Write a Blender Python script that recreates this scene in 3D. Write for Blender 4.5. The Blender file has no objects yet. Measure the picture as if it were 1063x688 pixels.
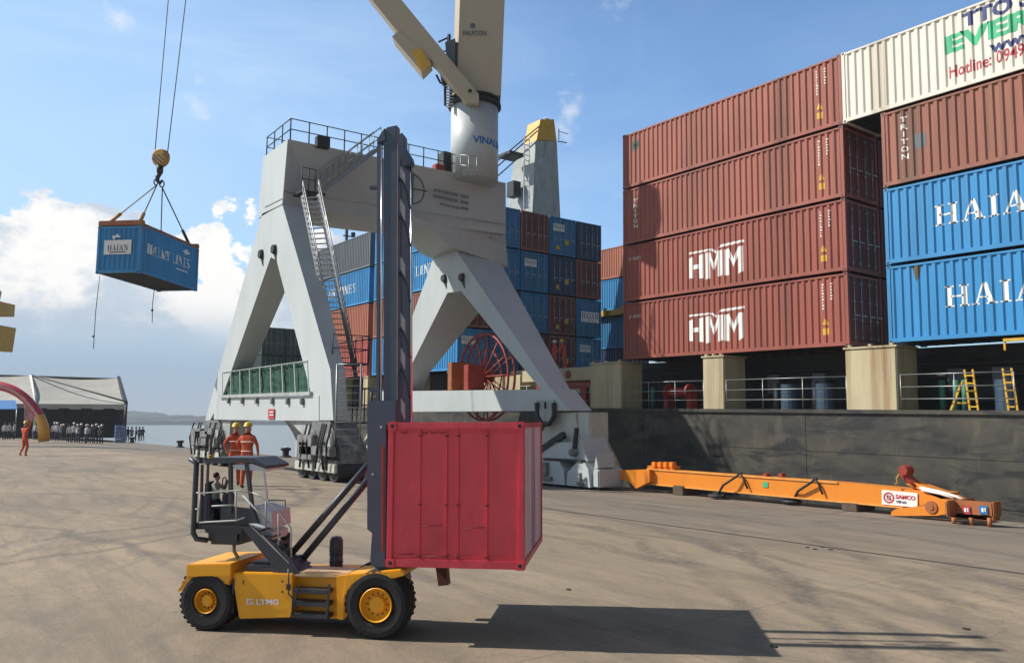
import bpy, bmesh, math, random
from mathutils import Vector, Matrix
random.seed(7)
S = bpy.context.scene
COL = S.collection
# ------------------------------------------------------------ camera model (used to survey real positions)
f, cx, cy, CH, hy = 830., 531.5, 344., 1.8, 438.
TH = math.atan((hy - cy) / f)
FW = (-.8, .6); RT = (.6, .8)
def ray(x, y):
    a = (x - cx) / f; b = (cy - y) / f
    fw = math.cos(TH) - b * math.sin(TH); up = math.sin(TH) + b * math.cos(TH)
    return Vector((FW[0]*fw + RT[0]*a, FW[1]*fw + RT[1]*a, up))
def PY(x, y, v):
    r = ray(x, y); t = v / r.y; return Vector((r.x*t, v, CH + r.z*t))
def PX(x, y, v):
    r = ray(x, y); t = v / r.x; return Vector((v, r.y*t, CH + r.z*t))
def PD(x, y, d):
    r = ray(x, y); t = d / (r.x*FW[0] + r.y*FW[1]); return Vector((r.x*t, r.y*t, CH + r.z*t))
def PZ(x, y, z):
    r = ray(x, y); t = (z - CH) / r.z; return Vector((r.x*t, r.y*t, z))
def sstep(t): t = max(0, min(1, t)); return t*t*(3-2*t)
def gz(Y): return -.53 * sstep((Y - 9) / 11.5)
# ------------------------------------------------------------ materials
MATS = {}
def nd(nt, t, **k):
    n = nt.nodes.new(t)
    for a, b in k.items(): setattr(n, a, b)
    return n
def mat(name, col, rough=.6, metal=0., var=.18, scale=3., streak=0., dirt=None, bump=0., spec=.5, emis=None, detail=6, bscale=None):
    """var: tone variation, dirt: (colour, amount), streak: vertical stretching"""
    if name in MATS: return MATS[name]
    m = bpy.data.materials.new(name); m.use_nodes = True; nt = m.node_tree; p = nt.nodes['Principled BSDF']
    L = nt.links.new
    p.inputs['Roughness'].default_value = rough; p.inputs['Metallic'].default_value = metal
    p.inputs['Specular IOR Level'].default_value = spec
    tc = nd(nt, 'ShaderNodeTexCoord'); mp = nd(nt, 'ShaderNodeMapping'); L(tc.outputs['Object'], mp.inputs[0])
    oi = nd(nt, 'ShaderNodeObjectInfo'); 
    va = nd(nt, 'ShaderNodeVectorMath', operation='SCALE'); L(oi.outputs['Location'], va.inputs[0]); va.inputs['Scale'].default_value = .37
    L(va.outputs[0], mp.inputs['Location'])
    n = nd(nt, 'ShaderNodeTexNoise'); n.inputs['Scale'].default_value = scale; n.inputs['Detail'].default_value = detail; n.inputs['Roughness'].default_value = .65
    if streak: mp.inputs['Scale'].default_value = (1, 1, 1/streak)
    L(mp.outputs[0], n.inputs['Vector'])
    r = nd(nt, 'ShaderNodeMapRange'); L(n.outputs[0], r.inputs[0])
    r.inputs[1].default_value = .3; r.inputs[2].default_value = .7; r.inputs[3].default_value = 1-var; r.inputs[4].default_value = 1+var
    mx = nd(nt, 'ShaderNodeVectorMath', operation='SCALE'); mx.inputs[0].default_value = col[:3]; L(r.outputs[0], mx.inputs['Scale'])
    out = mx.outputs[0]
    if dirt:
        n2 = nd(nt, 'ShaderNodeTexNoise'); n2.inputs['Scale'].default_value = scale*.7; n2.inputs['Detail'].default_value = 8; n2.inputs['Roughness'].default_value = .7
        mp2 = nd(nt, 'ShaderNodeMapping'); mp2.inputs['Location'].default_value = (3.1, 7.7, 1.3); mp2.inputs['Scale'].default_value = (1.3, 1.3, 1/max(streak, 1)); L(mp.outputs[0], mp2.inputs[0]); L(mp2.outputs[0], n2.inputs['Vector'])
        r2 = nd(nt, 'ShaderNodeMapRange'); L(n2.outputs[0], r2.inputs[0]); a = dirt[1]
        r2.inputs[1].default_value = .72 - a*.3; r2.inputs[2].default_value = .85 - a*.3; r2.inputs[3].default_value = 0; r2.inputs[4].default_value = .8
        m2 = nd(nt, 'ShaderNodeMix', data_type='RGBA'); L(r2.outputs[0], m2.inputs[0]); L(out, m2.inputs[6]); m2.inputs[7].default_value = (*dirt[0], 1)
        out = m2.outputs[2]
        rr = nd(nt, 'ShaderNodeMapRange'); L(r2.outputs[0], rr.inputs[0]); rr.inputs[3].default_value = rough; rr.inputs[4].default_value = min(1, rough+.25); L(rr.outputs[0], p.inputs['Roughness'])
    L(out, p.inputs['Base Color'])
    if bump:
        b = nd(nt, 'ShaderNodeBump'); b.inputs['Strength'].default_value = bump; b.inputs['Distance'].default_value = .02
        nb = nd(nt, 'ShaderNodeTexNoise'); nb.inputs['Scale'].default_value = bscale or scale*4; nb.inputs['Detail'].default_value = 5
        L(tc.outputs['Object'], nb.inputs['Vector']); L(nb.outputs[0], b.inputs['Height']); L(b.outputs[0], p.inputs['Normal'])
    MATS[name] = m; return m
RUST = (.13, .05, .02); GRIME = (.05, .045, .04)
M = dict(
 red=mat('container_oxide_red', (.29,.075,.050), .6, 0, .22, 1.1, 5, ((.13,.05,.035),.55)),
 red2=mat('container_dull_red', (.32,.098,.066), .65, 0, .24, 1.1, 6, ((.17,.09,.065),.55)),
 brown=mat('container_brown', (.29,.108,.07), .65, 0, .24, 1.2, 6, ((.17,.11,.08),.6)),
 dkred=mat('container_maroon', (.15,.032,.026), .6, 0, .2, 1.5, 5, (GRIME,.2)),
 orange=mat('container_faded_orange', (.40,.14,.08), .65, 0, .15, 1.2, 5, (GRIME,.12)),
 pink=mat('container_faded_red', (.42,.09,.07), .65, 0, .15, 1.2, 5, (GRIME,.12)),
 blue=mat('container_sky_blue', (.030,.235,.50), .5, 0, .17, 1.0, 6, ((.06,.15,.22),.45)),
 teal=mat('container_deep_blue', (.014,.17,.36), .5, 0, .22, 1.2, 5, ((.02,.05,.08),.5)),
 navy=mat('container_navy', (.012,.04,.11), .5, 0, .2, 1.2, 5, (GRIME,.15)),
 grey=mat('container_slate', (.115,.13,.15), .6, 0, .15, 1.2, 5, (GRIME,.15)),
 dgreen=mat('container_dark_green', (.05,.085,.075), .6, 0, .15, 1.2, 5, (GRIME,.15)),
 white=mat('container_white', (.70,.67,.58), .65, 0, .12, 1.2, 8, ((.38,.29,.18),.42)),
 steel=mat('galvanised_steel', (.32,.33,.33), .45, .7, .2, 8),
 dark=mat('dark_steel', (.03,.033,.036), .6, .2, .3, 5),
 black=mat('black_rubber', (.018,.018,.019), .75, 0, .25, 9, bump=.2),
 cgrey=mat('crane_grey_paint', (.475,.515,.515), .5, 0, .08, .7, 3, ((.33,.30,.23),.26)),
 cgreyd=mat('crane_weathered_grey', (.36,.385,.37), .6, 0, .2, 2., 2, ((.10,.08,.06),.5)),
 crust=mat('crane_rust_stained', (.46,.47,.42), .6, 0, .12, 1.6, 2, ((.34,.19,.05),.5)),
 bogie=mat('greasy_bogie', (.20,.205,.20), .6, .2, .45, 5, 1, (GRIME,.6)),
 cream=mat('cream_crane_paint', (.46,.39,.27), .5, 0, .06, .7, 3, ((.3,.22,.13),.15)),
 yellow=mat('yellow_paint', (.62,.36,.03), .5, 0, .12, 3, 2, (RUST,.15)),
 hook=mat('hook_yellow', (.42,.22,.03), .6, 0, .2, 3, 1, (GRIME,.2)),
 spr=mat('spreader_orange', (.72,.23,.02), .42, 0, .07, 1.5, 2, ((.33,.09,.02),.12)),
 sprd=mat('spreader_rust_orange', (.34,.11,.03), .6, 0, .2, 3, 1, (GRIME,.3)),
 beige=mat('ship_beige_paint', (.46,.40,.25), .65, 0, .16, 1.4, 5, ((.24,.12,.045),.68)),
 deckred=mat('red_deck_gear', (.30,.035,.022), .55, 0, .2, 3),
 hull=mat('ship_hull_black_paint', (.052,.049,.040), .62, 0, .55, .5, 2.2, ((.022,.021,.02),.55), bump=.3, bscale=.5),
 deckdk=mat('ship_dark_deck', (.03,.032,.033), .8, 0, .3, 2, 2, (RUST,.3)),
 fyel=mat('forklift_yellow', (.88,.40,.012), .42, 0, .07, 4, 2, ((.45,.20,.03),.3)),
 fchar=mat('forklift_charcoal', (.048,.055,.07), .45, .1, .08, 5),
 fmast=mat('mast_navy_grey', (.060,.078,.115), .42, .1, .08, 4),
 chrome=mat('chrome_rod', (.75,.76,.8), .18, 1, .05, 5),
 silver=mat('silver_panel', (.55,.58,.62), .35, .2, .05, 5),
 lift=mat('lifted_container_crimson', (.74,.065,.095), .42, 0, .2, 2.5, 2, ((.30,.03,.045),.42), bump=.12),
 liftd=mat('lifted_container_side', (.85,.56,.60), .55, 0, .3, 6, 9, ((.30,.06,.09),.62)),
 wt=mat('white_paint', (.78,.77,.72), .6, 0, .06, 6, 2, ((.5,.45,.4),.1)),
 navytx=mat('navy_lettering', (.03,.045,.16), .6), greentx=mat('green_lettering', (.05,.42,.20), .6, var=.3, scale=5, streak=4),
 redtx=mat('red_lettering', (.42,.04,.05), .6), bluetx=mat('blue_lettering', (.02,.16,.42), .6), greytx=mat('dark_grey_lettering', (.12,.13,.14), .7),
 tarp=mat('green_tarpaulin', (.010,.065,.038), .9, 0, .35, 3, 1, bump=.5, bscale=3),
 orangec=mat('orange_coverall', (.52,.075,.02), .8, 0, .15, 12), skin=mat('skin', (.40,.22,.14), .6, 0, .05),
 helm=mat('helmet_yellow', (.72,.45,.02), .35, 0, .03), helmw=mat('helmet_white', (.75,.75,.72), .4, 0, .03),
 shirtd=mat('dark_clothes', (.03,.035,.06), .85, 0, .3, 8), shirtw=mat('pale_shirt', (.5,.52,.55), .85, 0, .1, 8), trouser=mat('black_trousers', (.02,.022,.03), .85, 0, .2, 8),
 grsh=mat('grey_green_shirt', (.34,.38,.36), .85, 0, .1, 8), hair=mat('black_hair', (.012,.01,.01), .7),
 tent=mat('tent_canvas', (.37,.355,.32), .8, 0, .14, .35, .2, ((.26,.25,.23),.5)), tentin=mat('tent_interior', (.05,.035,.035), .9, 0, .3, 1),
 arch=mat('arch_red_vinyl', (.55,.03,.06), .5, 0, .08, 1), archy=mat('arch_yellow_vinyl', (.8,.38,.04), .5, 0, .08, 1),
 tarpb=mat('blue_awning', (.04,.17,.42), .7, 0, .1, 1),
 wood=mat('timber_block', (.10,.07,.045), .8, 0, .3, 8, 1),
 dots=mat('litter_black', (.03,.03,.028), .9),
)
def glassmat():
    m = bpy.data.materials.new('cab_glass'); m.use_nodes = True; p = m.node_tree.nodes['Principled BSDF']
    p.inputs['Base Color'].default_value = (.85,.92,.95,1); p.inputs['Roughness'].default_value = .03; p.inputs['Transmission Weight'].default_value = 1; p.inputs['IOR'].default_value = 1.1
    return m
M['glass'] = glassmat()
def hullmat():
    m=bpy.data.materials.new('scuffed_hull_paint'); m.use_nodes=True; nt=m.node_tree; p=nt.nodes['Principled BSDF']; L=nt.links.new; tc=nd(nt,'ShaderNodeTexCoord')
    def nz(sc,scl,loc=(0,0,0),det=8,ro=.65,di=0):
        mp=nd(nt,'ShaderNodeMapping'); mp.inputs['Scale'].default_value=scl; mp.inputs['Location'].default_value=loc; L(tc.outputs['Object'],mp.inputs[0])
        n=nd(nt,'ShaderNodeTexNoise'); n.inputs['Scale'].default_value=sc; n.inputs['Detail'].default_value=det; n.inputs['Roughness'].default_value=ro; n.inputs['Distortion'].default_value=di; L(mp.outputs[0],n.inputs['Vector']); return n.outputs[0]
    def rg(x,a,b,c,d):
        q=nd(nt,'ShaderNodeMapRange'); L(x,q.inputs[0])
        for i,v in zip((1,2,3,4),(a,b,c,d)): q.inputs[i].default_value=v
        return q.outputs[0]
    def mx(f_,a,b):
        x=nd(nt,'ShaderNodeMix',data_type='RGBA'); L(f_,x.inputs[0])
        for i,v in ((6,a),(7,b)):
            if isinstance(v,tuple): x.inputs[i].default_value=(*v,1)
            else: L(v,x.inputs[i])
        return x.outputs[2]
    c=mx(rg(nz(.45,(1,1,1.6),det=9,di=.6),.36,.62,0,1),(.024,.024,.024),(.066,.059,.043))
    c=mx(rg(nz(2.2,(1,1,.35),(5,1,2)),.52,.68,0,.75),c,(.098,.083,.056))
    c=mx(rg(nz(1.1,(.4,1,1.5),(1,9,4),di=1.),.50,.60,0,.9),c,(.014,.015,.017))
    c=mx(rg(nz(7,(1.,1,.12),(2,2,2)),.62,.76,0,.5),c,(.14,.12,.08))
    L(c,p.inputs['Base Color']); p.inputs['Roughness'].default_value=.6
    b=nd(nt,'ShaderNodeBump'); b.inputs['Strength'].default_value=.5; b.inputs['Distance'].default_value=.12; L(nz(.55,(1,1,.8),det=3),b.inputs['Height']); L(b.outputs[0],p.inputs['Normal']); return m
M['hull']=hullmat()
# ------------------------------------------------------------ mesh builder
class MB:
    def __init__(s): s.v = []; s.f = []; s.m = []; s.cur = 0; s.sm = []
    def add(s, vs, fs, smooth=False):
        b = len(s.v); s.v += [Vector(v) for v in vs]
        for q in fs: s.f.append([b+i for i in q]); s.m.append(s.cur); s.sm.append(smooth)
        return s
    def box(s, a, b):
        x0,x1 = sorted((a[0],b[0])); y0,y1 = sorted((a[1],b[1])); z0,z1 = sorted((a[2],b[2]))
        return s.add([(x0,y0,z0),(x1,y0,z0),(x1,y1,z0),(x0,y1,z0),(x0,y0,z1),(x1,y0,z1),(x1,y1,z1),(x0,y1,z1)],
                     [(0,3,2,1),(4,5,6,7),(0,1,5,4),(1,2,6,5),(2,3,7,6),(3,0,4,7)])
    def bbox(s, a, b, c=.02):
        """bevelled box"""
        bm = bmesh.new(); bmesh.ops.create_cube(bm, size=1)
        lo = [min(a[i],b[i]) for i in range(3)]; hi = [max(a[i],b[i]) for i in range(3)]
        for v in bm.verts: v.co = Vector([lo[i] + (v.co[i]+.5)*(hi[i]-lo[i]) for i in range(3)])
        c = min(c, min(hi[i]-lo[i] for i in range(3))*.45)
        bmesh.ops.bevel(bm, geom=bm.edges[:], offset=c, segments=2, affect='EDGES')
        bm.verts.index_update(); s.add([v.co for v in bm.verts], [[v.index for v in q.verts] for q in bm.faces]); bm.free(); return s
    def hexa(s, q1, q2):
        """solid between two matching polygons"""
        n = len(q1); vs = list(q1)+list(q2); fs = [tuple(range(n))[::-1], tuple(range(n, 2*n))]
        for i in range(n): j = (i+1) % n; fs.append((i, j, n+j, n+i))
        return s.add(vs, fs)
    def prism(s, pts, d):
        d = Vector(d); return s.hexa([Vector(p) for p in pts], [Vector(p)+d for p in pts])
    def bar(s, a, b, w, h=None, up=(0,0,1)):
        a = Vector(a); b = Vector(b); h = h or w; t = (b-a).normalized(); u = Vector(up)
        if abs(t.dot(u)) > .98: u = Vector((1,0,0))
        r = t.cross(u).normalized(); u = r.cross(t)
        o = [(-1,-1),(1,-1),(1,1),(-1,1)]
        return s.hexa([a + r*(w/2*i) + u*(h/2*j) for i,j in o], [b + r*(w/2*i) + u*(h/2*j) for i,j in o])
    def tube(s, pts, r, n=8, cap=True):
        pts = [Vector(p) for p in pts]; rs = r if isinstance(r, (list,tuple)) else [r]*len(pts); vs = []; fs = []
        u = None
        for k,p in enumerate(pts):
            t = (pts[min(k+1,len(pts)-1)] - pts[max(k-1,0)]).normalized()
            if u is None:
                u = Vector((0,0,1)) if abs(t.z) < .9 else Vector((1,0,0))
            u = (u - t*u.dot(t)).normalized(); w = t.cross(u)
            for i in range(n):
                a = 2*math.pi*i/n; vs.append(p + (u*math.cos(a) + w*math.sin(a))*rs[k])
        for k in range(len(pts)-1):
            for i in range(n): j = (i+1)%n; fs.append((k*n+i, k*n+j, (k+1)*n+j, (k+1)*n+i))
        s.add(vs, fs, True)
        if cap:
            b = len(s.v)-len(vs)
            s.f.append([b+i for i in range(n)][::-1]); s.f.append([b+(len(pts)-1)*n+i for i in range(n)]); s.m += [s.cur]*2; s.sm += [False]*2
        return s
    def lathe(s, c, ax, prof, n=32):
        """prof: [(dist along axis, radius)]"""
        c = Vector(c); ax = Vector(ax).normalized(); u = Vector((0,0,1)) if abs(ax.z) < .9 else Vector((1,0,0))
        u = (u-ax*u.dot(ax)).normalized(); w = ax.cross(u); vs = []; fs = []
        for d, r in prof:
            for i in range(n): a = 2*math.pi*i/n; vs.append(c + ax*d + (u*math.cos(a)+w*math.sin(a))*max(r,1e-4))
        for k in range(len(prof)-1):
            for i in range(n): j=(i+1)%n; fs.append((k*n+i,k*n+j,(k+1)*n+j,(k+1)*n+i))
        return s.add(vs, fs, False)
    def mesh(s, name, mats, org=(0,0,0)):
        me = bpy.data.meshes.new(name); o = Vector(org)
        me.from_pydata([v-o for v in s.v], [], s.f)
        for m in (mats if isinstance(mats,(list,tuple)) else [mats]): me.materials.append(M[m] if isinstance(m,str) else m)
        me.polygons.foreach_set('material_index', s.m); me.polygons.foreach_set('use_smooth', s.sm)
        bm = bmesh.new(); bm.from_mesh(me); bmesh.ops.recalc_face_normals(bm, faces=bm.faces[:]); bm.to_mesh(me); bm.free()
        me.update(); return me
    def build(s, name, mats, parent=None):
        org = parent.get('_o', (0,0,0)) if parent is not None else (0,0,0)
        ob = bpy.data.objects.new(name, s.mesh(name, mats, org)); COL.objects.link(ob)
        if parent is not None: ob.parent = parent; ob['_o'] = tuple(org)
        return ob
def tag(o, label=None, cat=None, group=None, kind=None):
    if label: o['label'] = label
    if cat: o['category'] = cat
    if group: o['group'] = group
    if kind: o['kind'] = kind
    return o
def thing(name, label, cat, base=(0,0,0), rz=0, group=None, world=True):
    """Empty at the base; world=True: its parts are given in world coordinates"""
    o = bpy.data.objects.new(name, None); COL.objects.link(o); o.location = base; o.rotation_euler = (0,0,rz)
    o['_o'] = tuple(base) if world else (0.,0.,0.)
    o.empty_display_size = .2
    return tag(o, label, cat, group)
# ship frame: trimmed by one degree
TR = math.radians(1.0); PVX = -20.
def toS(p):
    x = p[0]-PVX; z = p[2]; return Vector((PVX + x*math.cos(TR) - z*math.sin(TR), p[1], x*math.sin(TR) + z*math.cos(TR)))
def toW(p):
    x = p[0]-PVX; z = p[2]; return Vector((PVX + x*math.cos(TR) + z*math.sin(TR), p[1], -x*math.sin(TR) + z*math.cos(TR)))
def sthing(name, label, cat, base, group=None, world=True):
    """thing standing on the ship, parts given in ship coordinates (world=True) or locally"""
    o = thing(name, label, cat, base, 0, group, world); o.location = toW(base); o.rotation_euler = (0, TR, 0); return o
def smesh(mb, name, mats, base, label=None, cat=None, group=None, kind=None):
    ob = bpy.data.objects.new(name, mb.mesh(name, mats, base)); COL.objects.link(ob); ob.location = toW(base); ob.rotation_euler = (0,TR,0)
    return tag(ob, label, cat, group, kind)
def SP(x, y, v): return toS(PY(x, y, v))
# ------------------------------------------------------------ lettering
def text_polys(s, size=1., bold=.0, spacing=1.):
    cu = bpy.data.curves.new('t', 'FONT'); cu.body = s; cu.size = size; cu.offset = bold; cu.space_character = spacing; cu.resolution_u = 3
    o = bpy.data.objects.new('t', cu); COL.objects.link(o)
    me = o.to_mesh(depsgraph=bpy.context.evaluated_depsgraph_get())
    bm = bmesh.new(); bm.from_mesh(me); bmesh.ops.triangulate(bm, faces=bm.faces[:])
    ps = [[(v.co.x, v.co.y) for v in q.verts] for q in bm.faces]; bm.free(); o.to_mesh_clear()
    bpy.data.objects.remove(o); bpy.data.curves.remove(cu)
    xs = [p[0] for q in ps for p in q]; ys = [p[1] for q in ps for p in q]; x0, x1, y0, y1 = min(xs), max(xs), min(ys), max(ys)
    return [[((x-x0)/(x1-x0), (y-y0)/(y1-y0)) for x,y in q] for q in ps]
def vtext(root, s, x, z, L, dz=.235, w=.19, h=.16, m='wt'):
    for i, ch in enumerate(s):
        q = [(.38,0),(.62,0),(.62,1),(.38,1)]
        side_text(root, place([q] if ch == 'I' else text_polys(ch, bold=.02), x, z-i*dz, x+w, z-i*dz+h), L, m)
def rect(x0,y0,x1,y1): return [(x0,y0),(x1,y0),(x1,y1),(x0,y1)]
def serif_polys(s):
    """simple slab-serif capitals, height 1, returned un-normalised with width"""
    out = []; x = 0
    def sh(ps): out.extend([[(x+a, b) for a,b in q] for q in ps])
    t = .2; th = .07
    for c in s:
        if c == 'H': w=.95; sh([rect(.08,0,.08+t,1), rect(w-.08-t,0,w-.08,1), rect(.2,.46,w-.2,.54), rect(0,0,.38,th), rect(0,1-th,.38,1), rect(w-.38,0,w,th), rect(w-.38,1-th,w,1)])
        elif c == 'A': w=.95; sh([[(.08,0),(.16,0),(.5,1),(.42,1)], [(.60,0),(.86,0),(.56,1),(.42,1)], rect(.25,.3,.65,.37), rect(0,0,.28,th), rect(.52,0,w,th)])
        elif c == 'I': w=.4; sh([rect(.1,0,.1+t,1), rect(0,0,.4,th), rect(0,1-th,.4,1)])
        elif c == 'N': w=.95; sh([rect(.1,0,.18,1), rect(.77,0,.85,1), [(.1,1),(.35,1),(.85,0),(.62,0)], rect(0,0,.28,th), rect(0,1-th,.3,1), rect(.67,1-th,.95,1)])
        elif c == 'L': w=.75; sh([rect(.1,0,.1+t,1), rect(0,1-th,.4,1), rect(0,0,.72,th), [(.64,0),(.72,0),(.72,.3)]])
        elif c == 'E': w=.78; sh([rect(.1,0,.1+t,1), rect(0,1-th,.7,1), rect(0,0,.72,th), rect(.2,.46,.55,.54), [(.64,0),(.72,0),(.72,.28)], [(.62,1),(.7,1),(.7,.74)]])
        elif c == 'S': w=.7; sh([[(.05,.62),(.27,.5),(.3,.95),(.12,.9)], [(.15,.92),(.3,1),(.55,.97),(.5,.9)], [(.56,.97),(.62,.97),(.62,.7)], [(.08,.62),(.3,.62),(.62,.38),(.42,.32)], [(.42,.45),(.64,.38),(.55,.08),(.4,.06)], [(.12,.08),(.35,0),(.52,.06),(.3,.12)], [(.05,.3),(.11,.05),(.05,.03)]])
        elif c == ' ': w=.45
        else: w=.5
        x += w + .12
    W = x - .12
    return [[(a/W, b) for a,b in q] for q in out], W
def place(ps, x0, y0, x1, y1): return [[(x0+(x1-x0)*a, y0+(y1-y0)*b) for a,b in q] for q in ps]
def clip(q, x0, x1):
    for lim, sg in ((x0, 1), (x1, -1)):
        r = []
        for i in range(len(q)):
            a = q[i]; b = q[(i+1)%len(q)]; da = (a[0]-lim)*sg; db = (b[0]-lim)*sg
            if da >= 0: r.append(a)
            if (da >= 0) != (db >= 0): t = da/(da-db); r.append((lim, a[1]+(b[1]-a[1])*t))
        q = r
        if len(q) < 3: return []
    return q
# ------------------------------------------------------------ shipping containers (local: x 0..L, y 0..W, z 0..H)
CW, CHH, STEP = 2.1, 2.405, 2.45
PER = .255; DEP = .044; MAR = .13
def breaks(L):
    n = round((L-2*MAR)/PER); p = (L-2*MAR)/n; bs = [(MAR, 0)]
    for i in range(n):
        x = MAR + i*p
        bs += [(x+p*.26, 0), (x+p*.45, 1), (x+p*.75, 1), (x+p*.94, 0)]
    bs.append((L-MAR, 0)); return bs
def decal(mb, polys, L, off=.004, side=-1):
    bs = breaks(L); y0 = .012
    for q in polys:
        xs = [p[0] for p in q]
        for (a, da), (b, db) in zip(bs, bs[1:]):
            if b <= min(xs) or a >= max(xs) or b-a < 1e-5: continue
            c = clip(q, a, b)
            if c:
                vs = []
                for x, z in c:
                    t = (x-a)/(b-a); vs.append((x, y0 + DEP*(da+(db-da)*t) - off, z))
                mb.add(vs, [tuple(range(len(vs)))])
CACHE = {}
def cparts(L, col, H=CHH, door=True):
    k = (L, col, H, door)
    if k in CACHE: return CACHE[k]
    W = CW; d = {}
    fr = MB(); p = .11
    for x in (0, L-p):
        for y in (0, W-p): fr.box((x,y,.02),(x+p,y+p,H-.02))
        fr.box((x,p,.03),(x+p,W-p,.16)); fr.box((x,p,H-.13),(x+p,W-p,H-.03))
    for y in (0, W-.06):
        fr.box((p,y,.03),(L-p,y+.06,.15)); fr.box((p,y,H-.09),(L-p,y+.06,H-.03))
    d['frame'] = fr.mesh('frame', col)
    bs = breaks(L)
    for nm, yb, sg in (('side_panel', .012, 1), ('side_panel_', W-.012, -1)):
        mb = MB(); vs = []; 
        for x, q in bs: vs += [(x, yb+sg*DEP*q, .15), (x, yb+sg*DEP*q, H-.09)]
        mb.add(vs, [(2*i, 2*i+2, 2*i+3, 2*i+1) for i in range(len(bs)-1)]); d[nm] = mb.mesh('side_panel', col)
    mb = MB(); mb.box((.05,.05,H-.05),(L-.05,W-.05,H-.035)); d['roof'] = mb.mesh('roof', col)
    mb = MB(); mb.box((.05,.05,.06),(L-.05,W-.05,.1))
    n = int(L/.5)
    for i in range(1, n): mb.box((L*i/n-.03,.07,.02),(L*i/n+.03,W-.07,.06))
    d['floor'] = mb.mesh('floor', 'dark')
    # near end panel, corrugated
    mb = MB(); vs = []; n = 8; pw = (W-.22)/n
    prof = []
    for i in range(n): y = .11+i*pw; prof += [(y,0),(y+pw*.25,0),(y+pw*.45,1),(y+pw*.75,1)]
    prof.append((W-.11,0))
    for y, q in prof: vs += [(.02+.04*q, y, .16), (.02+.04*q, y, H-.13)]
    mb.add(vs, [(2*i, 2*i+2, 2*i+3, 2*i+1) for i in range(len(prof)-1)]); d['end_panel'] = mb.mesh('end_panel', col)
    if door:
        mb = MB(); w = (W-.22)/2-.01
        mb.box((L-.07,0,0),(L-.03,w,H-.3))
        for i in range(4): mb.box((L-.03,.05,.12+i*(H-.45)/4),(L-.018,w-.05,.12+(i+.72)*(H-.45)/4))
        d['door'] = mb.mesh('door', {'red':'dkred','red2':'dkred','teal':'teal','brown':'dkred'}.get(col,col))  # maroon on red and brown doors puts end-face shade into the colour
        mb = MB()
        for yy in (w*.28, w*.75):
            mb.tube([(L+.005,yy,-.03),(L+.005,yy,H-.25)], .02, 6)
            for zz in (.12, .7, 1.3, 1.9): mb.box((L-.02,yy-.05,zz),(L+.02,yy+.05,zz+.06))
            mb.box((L,yy,.85),(L+.03,yy+.28,.9))
        d['locking_bar'] = mb.mesh('locking_bar', 'steel')
    mb = MB(); mb.box((-.004,-.004,0),(.154,.154,.1)); mb.cur = 1
    for q in (((-.006,.03,.02),(-.004,.11,.08)), ((.03,-.006,.02),(.11,-.004,.08)), ((.154,.03,.02),(.156,.11,.08)), ((.03,.154,.02),(.11,.156,.08))): mb.box(*q)
    d['corner_casting'] = mb.mesh('corner_casting', [col, 'dark'])
    CACHE[k] = d; return d
def link(me, name, parent, loc=(0,0,0)):
    o = bpy.data.objects.new(name, me); COL.objects.link(o); o.parent = parent; o.location = loc; return o
def fill_container(root, L, col, H=CHH, castings=True, side2=True, door=True):
    d = cparts(L, col, H, door)
    link(d['frame'], 'frame', root); link(d['side_panel'], 'side_panel', root); link(d['roof'], 'roof', root)
    if side2: link(d['side_panel_'], 'side_panel', root)
    link(d['floor'], 'floor', root); link(d['end_panel'], 'end_panel', root)
    if door:
        for j in range(2):
            w = (CW-.22)/2
            o = link(d['door'], 'door', root, (0, .11+j*w+.005, .16)); link(d['locking_bar'], 'locking_bar', o)
    if castings:
        for x in (0, L-.15):
            for y in (0, CW-.15):
                for z in (0, H-.1): link(d['corner_casting'], 'corner_casting', root, (x,y,z))
    return root
def door_plate(root, L, y0, z0, y1, z1, mark='lines'):
    """white HAIAN plate on a door end"""
    mb = MB(); mb.box((L+.035,y0,z0),(L+.04,y1,z1)); o = mb.build('name_plate', 'wt', root)
    mb = MB(); a = (z1-z0)
    ps, W = serif_polys('HAIAN')
    for q in place(ps, y0+.06, z0+a*.35, y1-.06, z1-a*.12): mb.add([(L+.043, y, z) for y,z in q], [tuple(range(len(q)))])
    for q in place(text_polys('L I N E S'), y0+.2, z0+a*.08, y1-.2, z0+a*.24): mb.add([(L+.043, y, z) for y,z in q], [tuple(range(len(q)))])
    mb.build('lettering', 'navytx', o)
BASE0 = 4.33
def ship_container(X0, V, tier, L, col, label, group, **k):
    b = (X0, V, BASE0 + tier*STEP)
    r = sthing('shipping_container', label, 'container', b, group, world=False)
    fill_container(r, L, col, **k); return r
def side_text(root, polys, L, m, name='lettering'):
    mb = MB(); decal(mb, polys, L); return mb.build(name, m, root)
def small_marks(root, L, n=1, seed=1):
    """yellow warning tags and a column of small white codes near the right end"""
    rnd = random.Random(seed); ps = []
    for i in range(9):
        z = CHH*.86 - i*.1; ps.append(rect(L-.95, z, L-.95+.05+rnd.random()*.05, z+.05))
        if i < 6: ps.append(rect(L-.62, z, L-.62+.04+rnd.random()*.05, z+.05))
    side_text(root, ps, L, 'wt', 'code_marks')
    side_text(root, [[(L-.95,.75),(L-.72,.75),(L-.835,.97)], rect(L-.95,.42,L-.73,.64)], L, 'yellow', 'warning_tag')
L40 = 10.2
XR = -24.22
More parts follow.
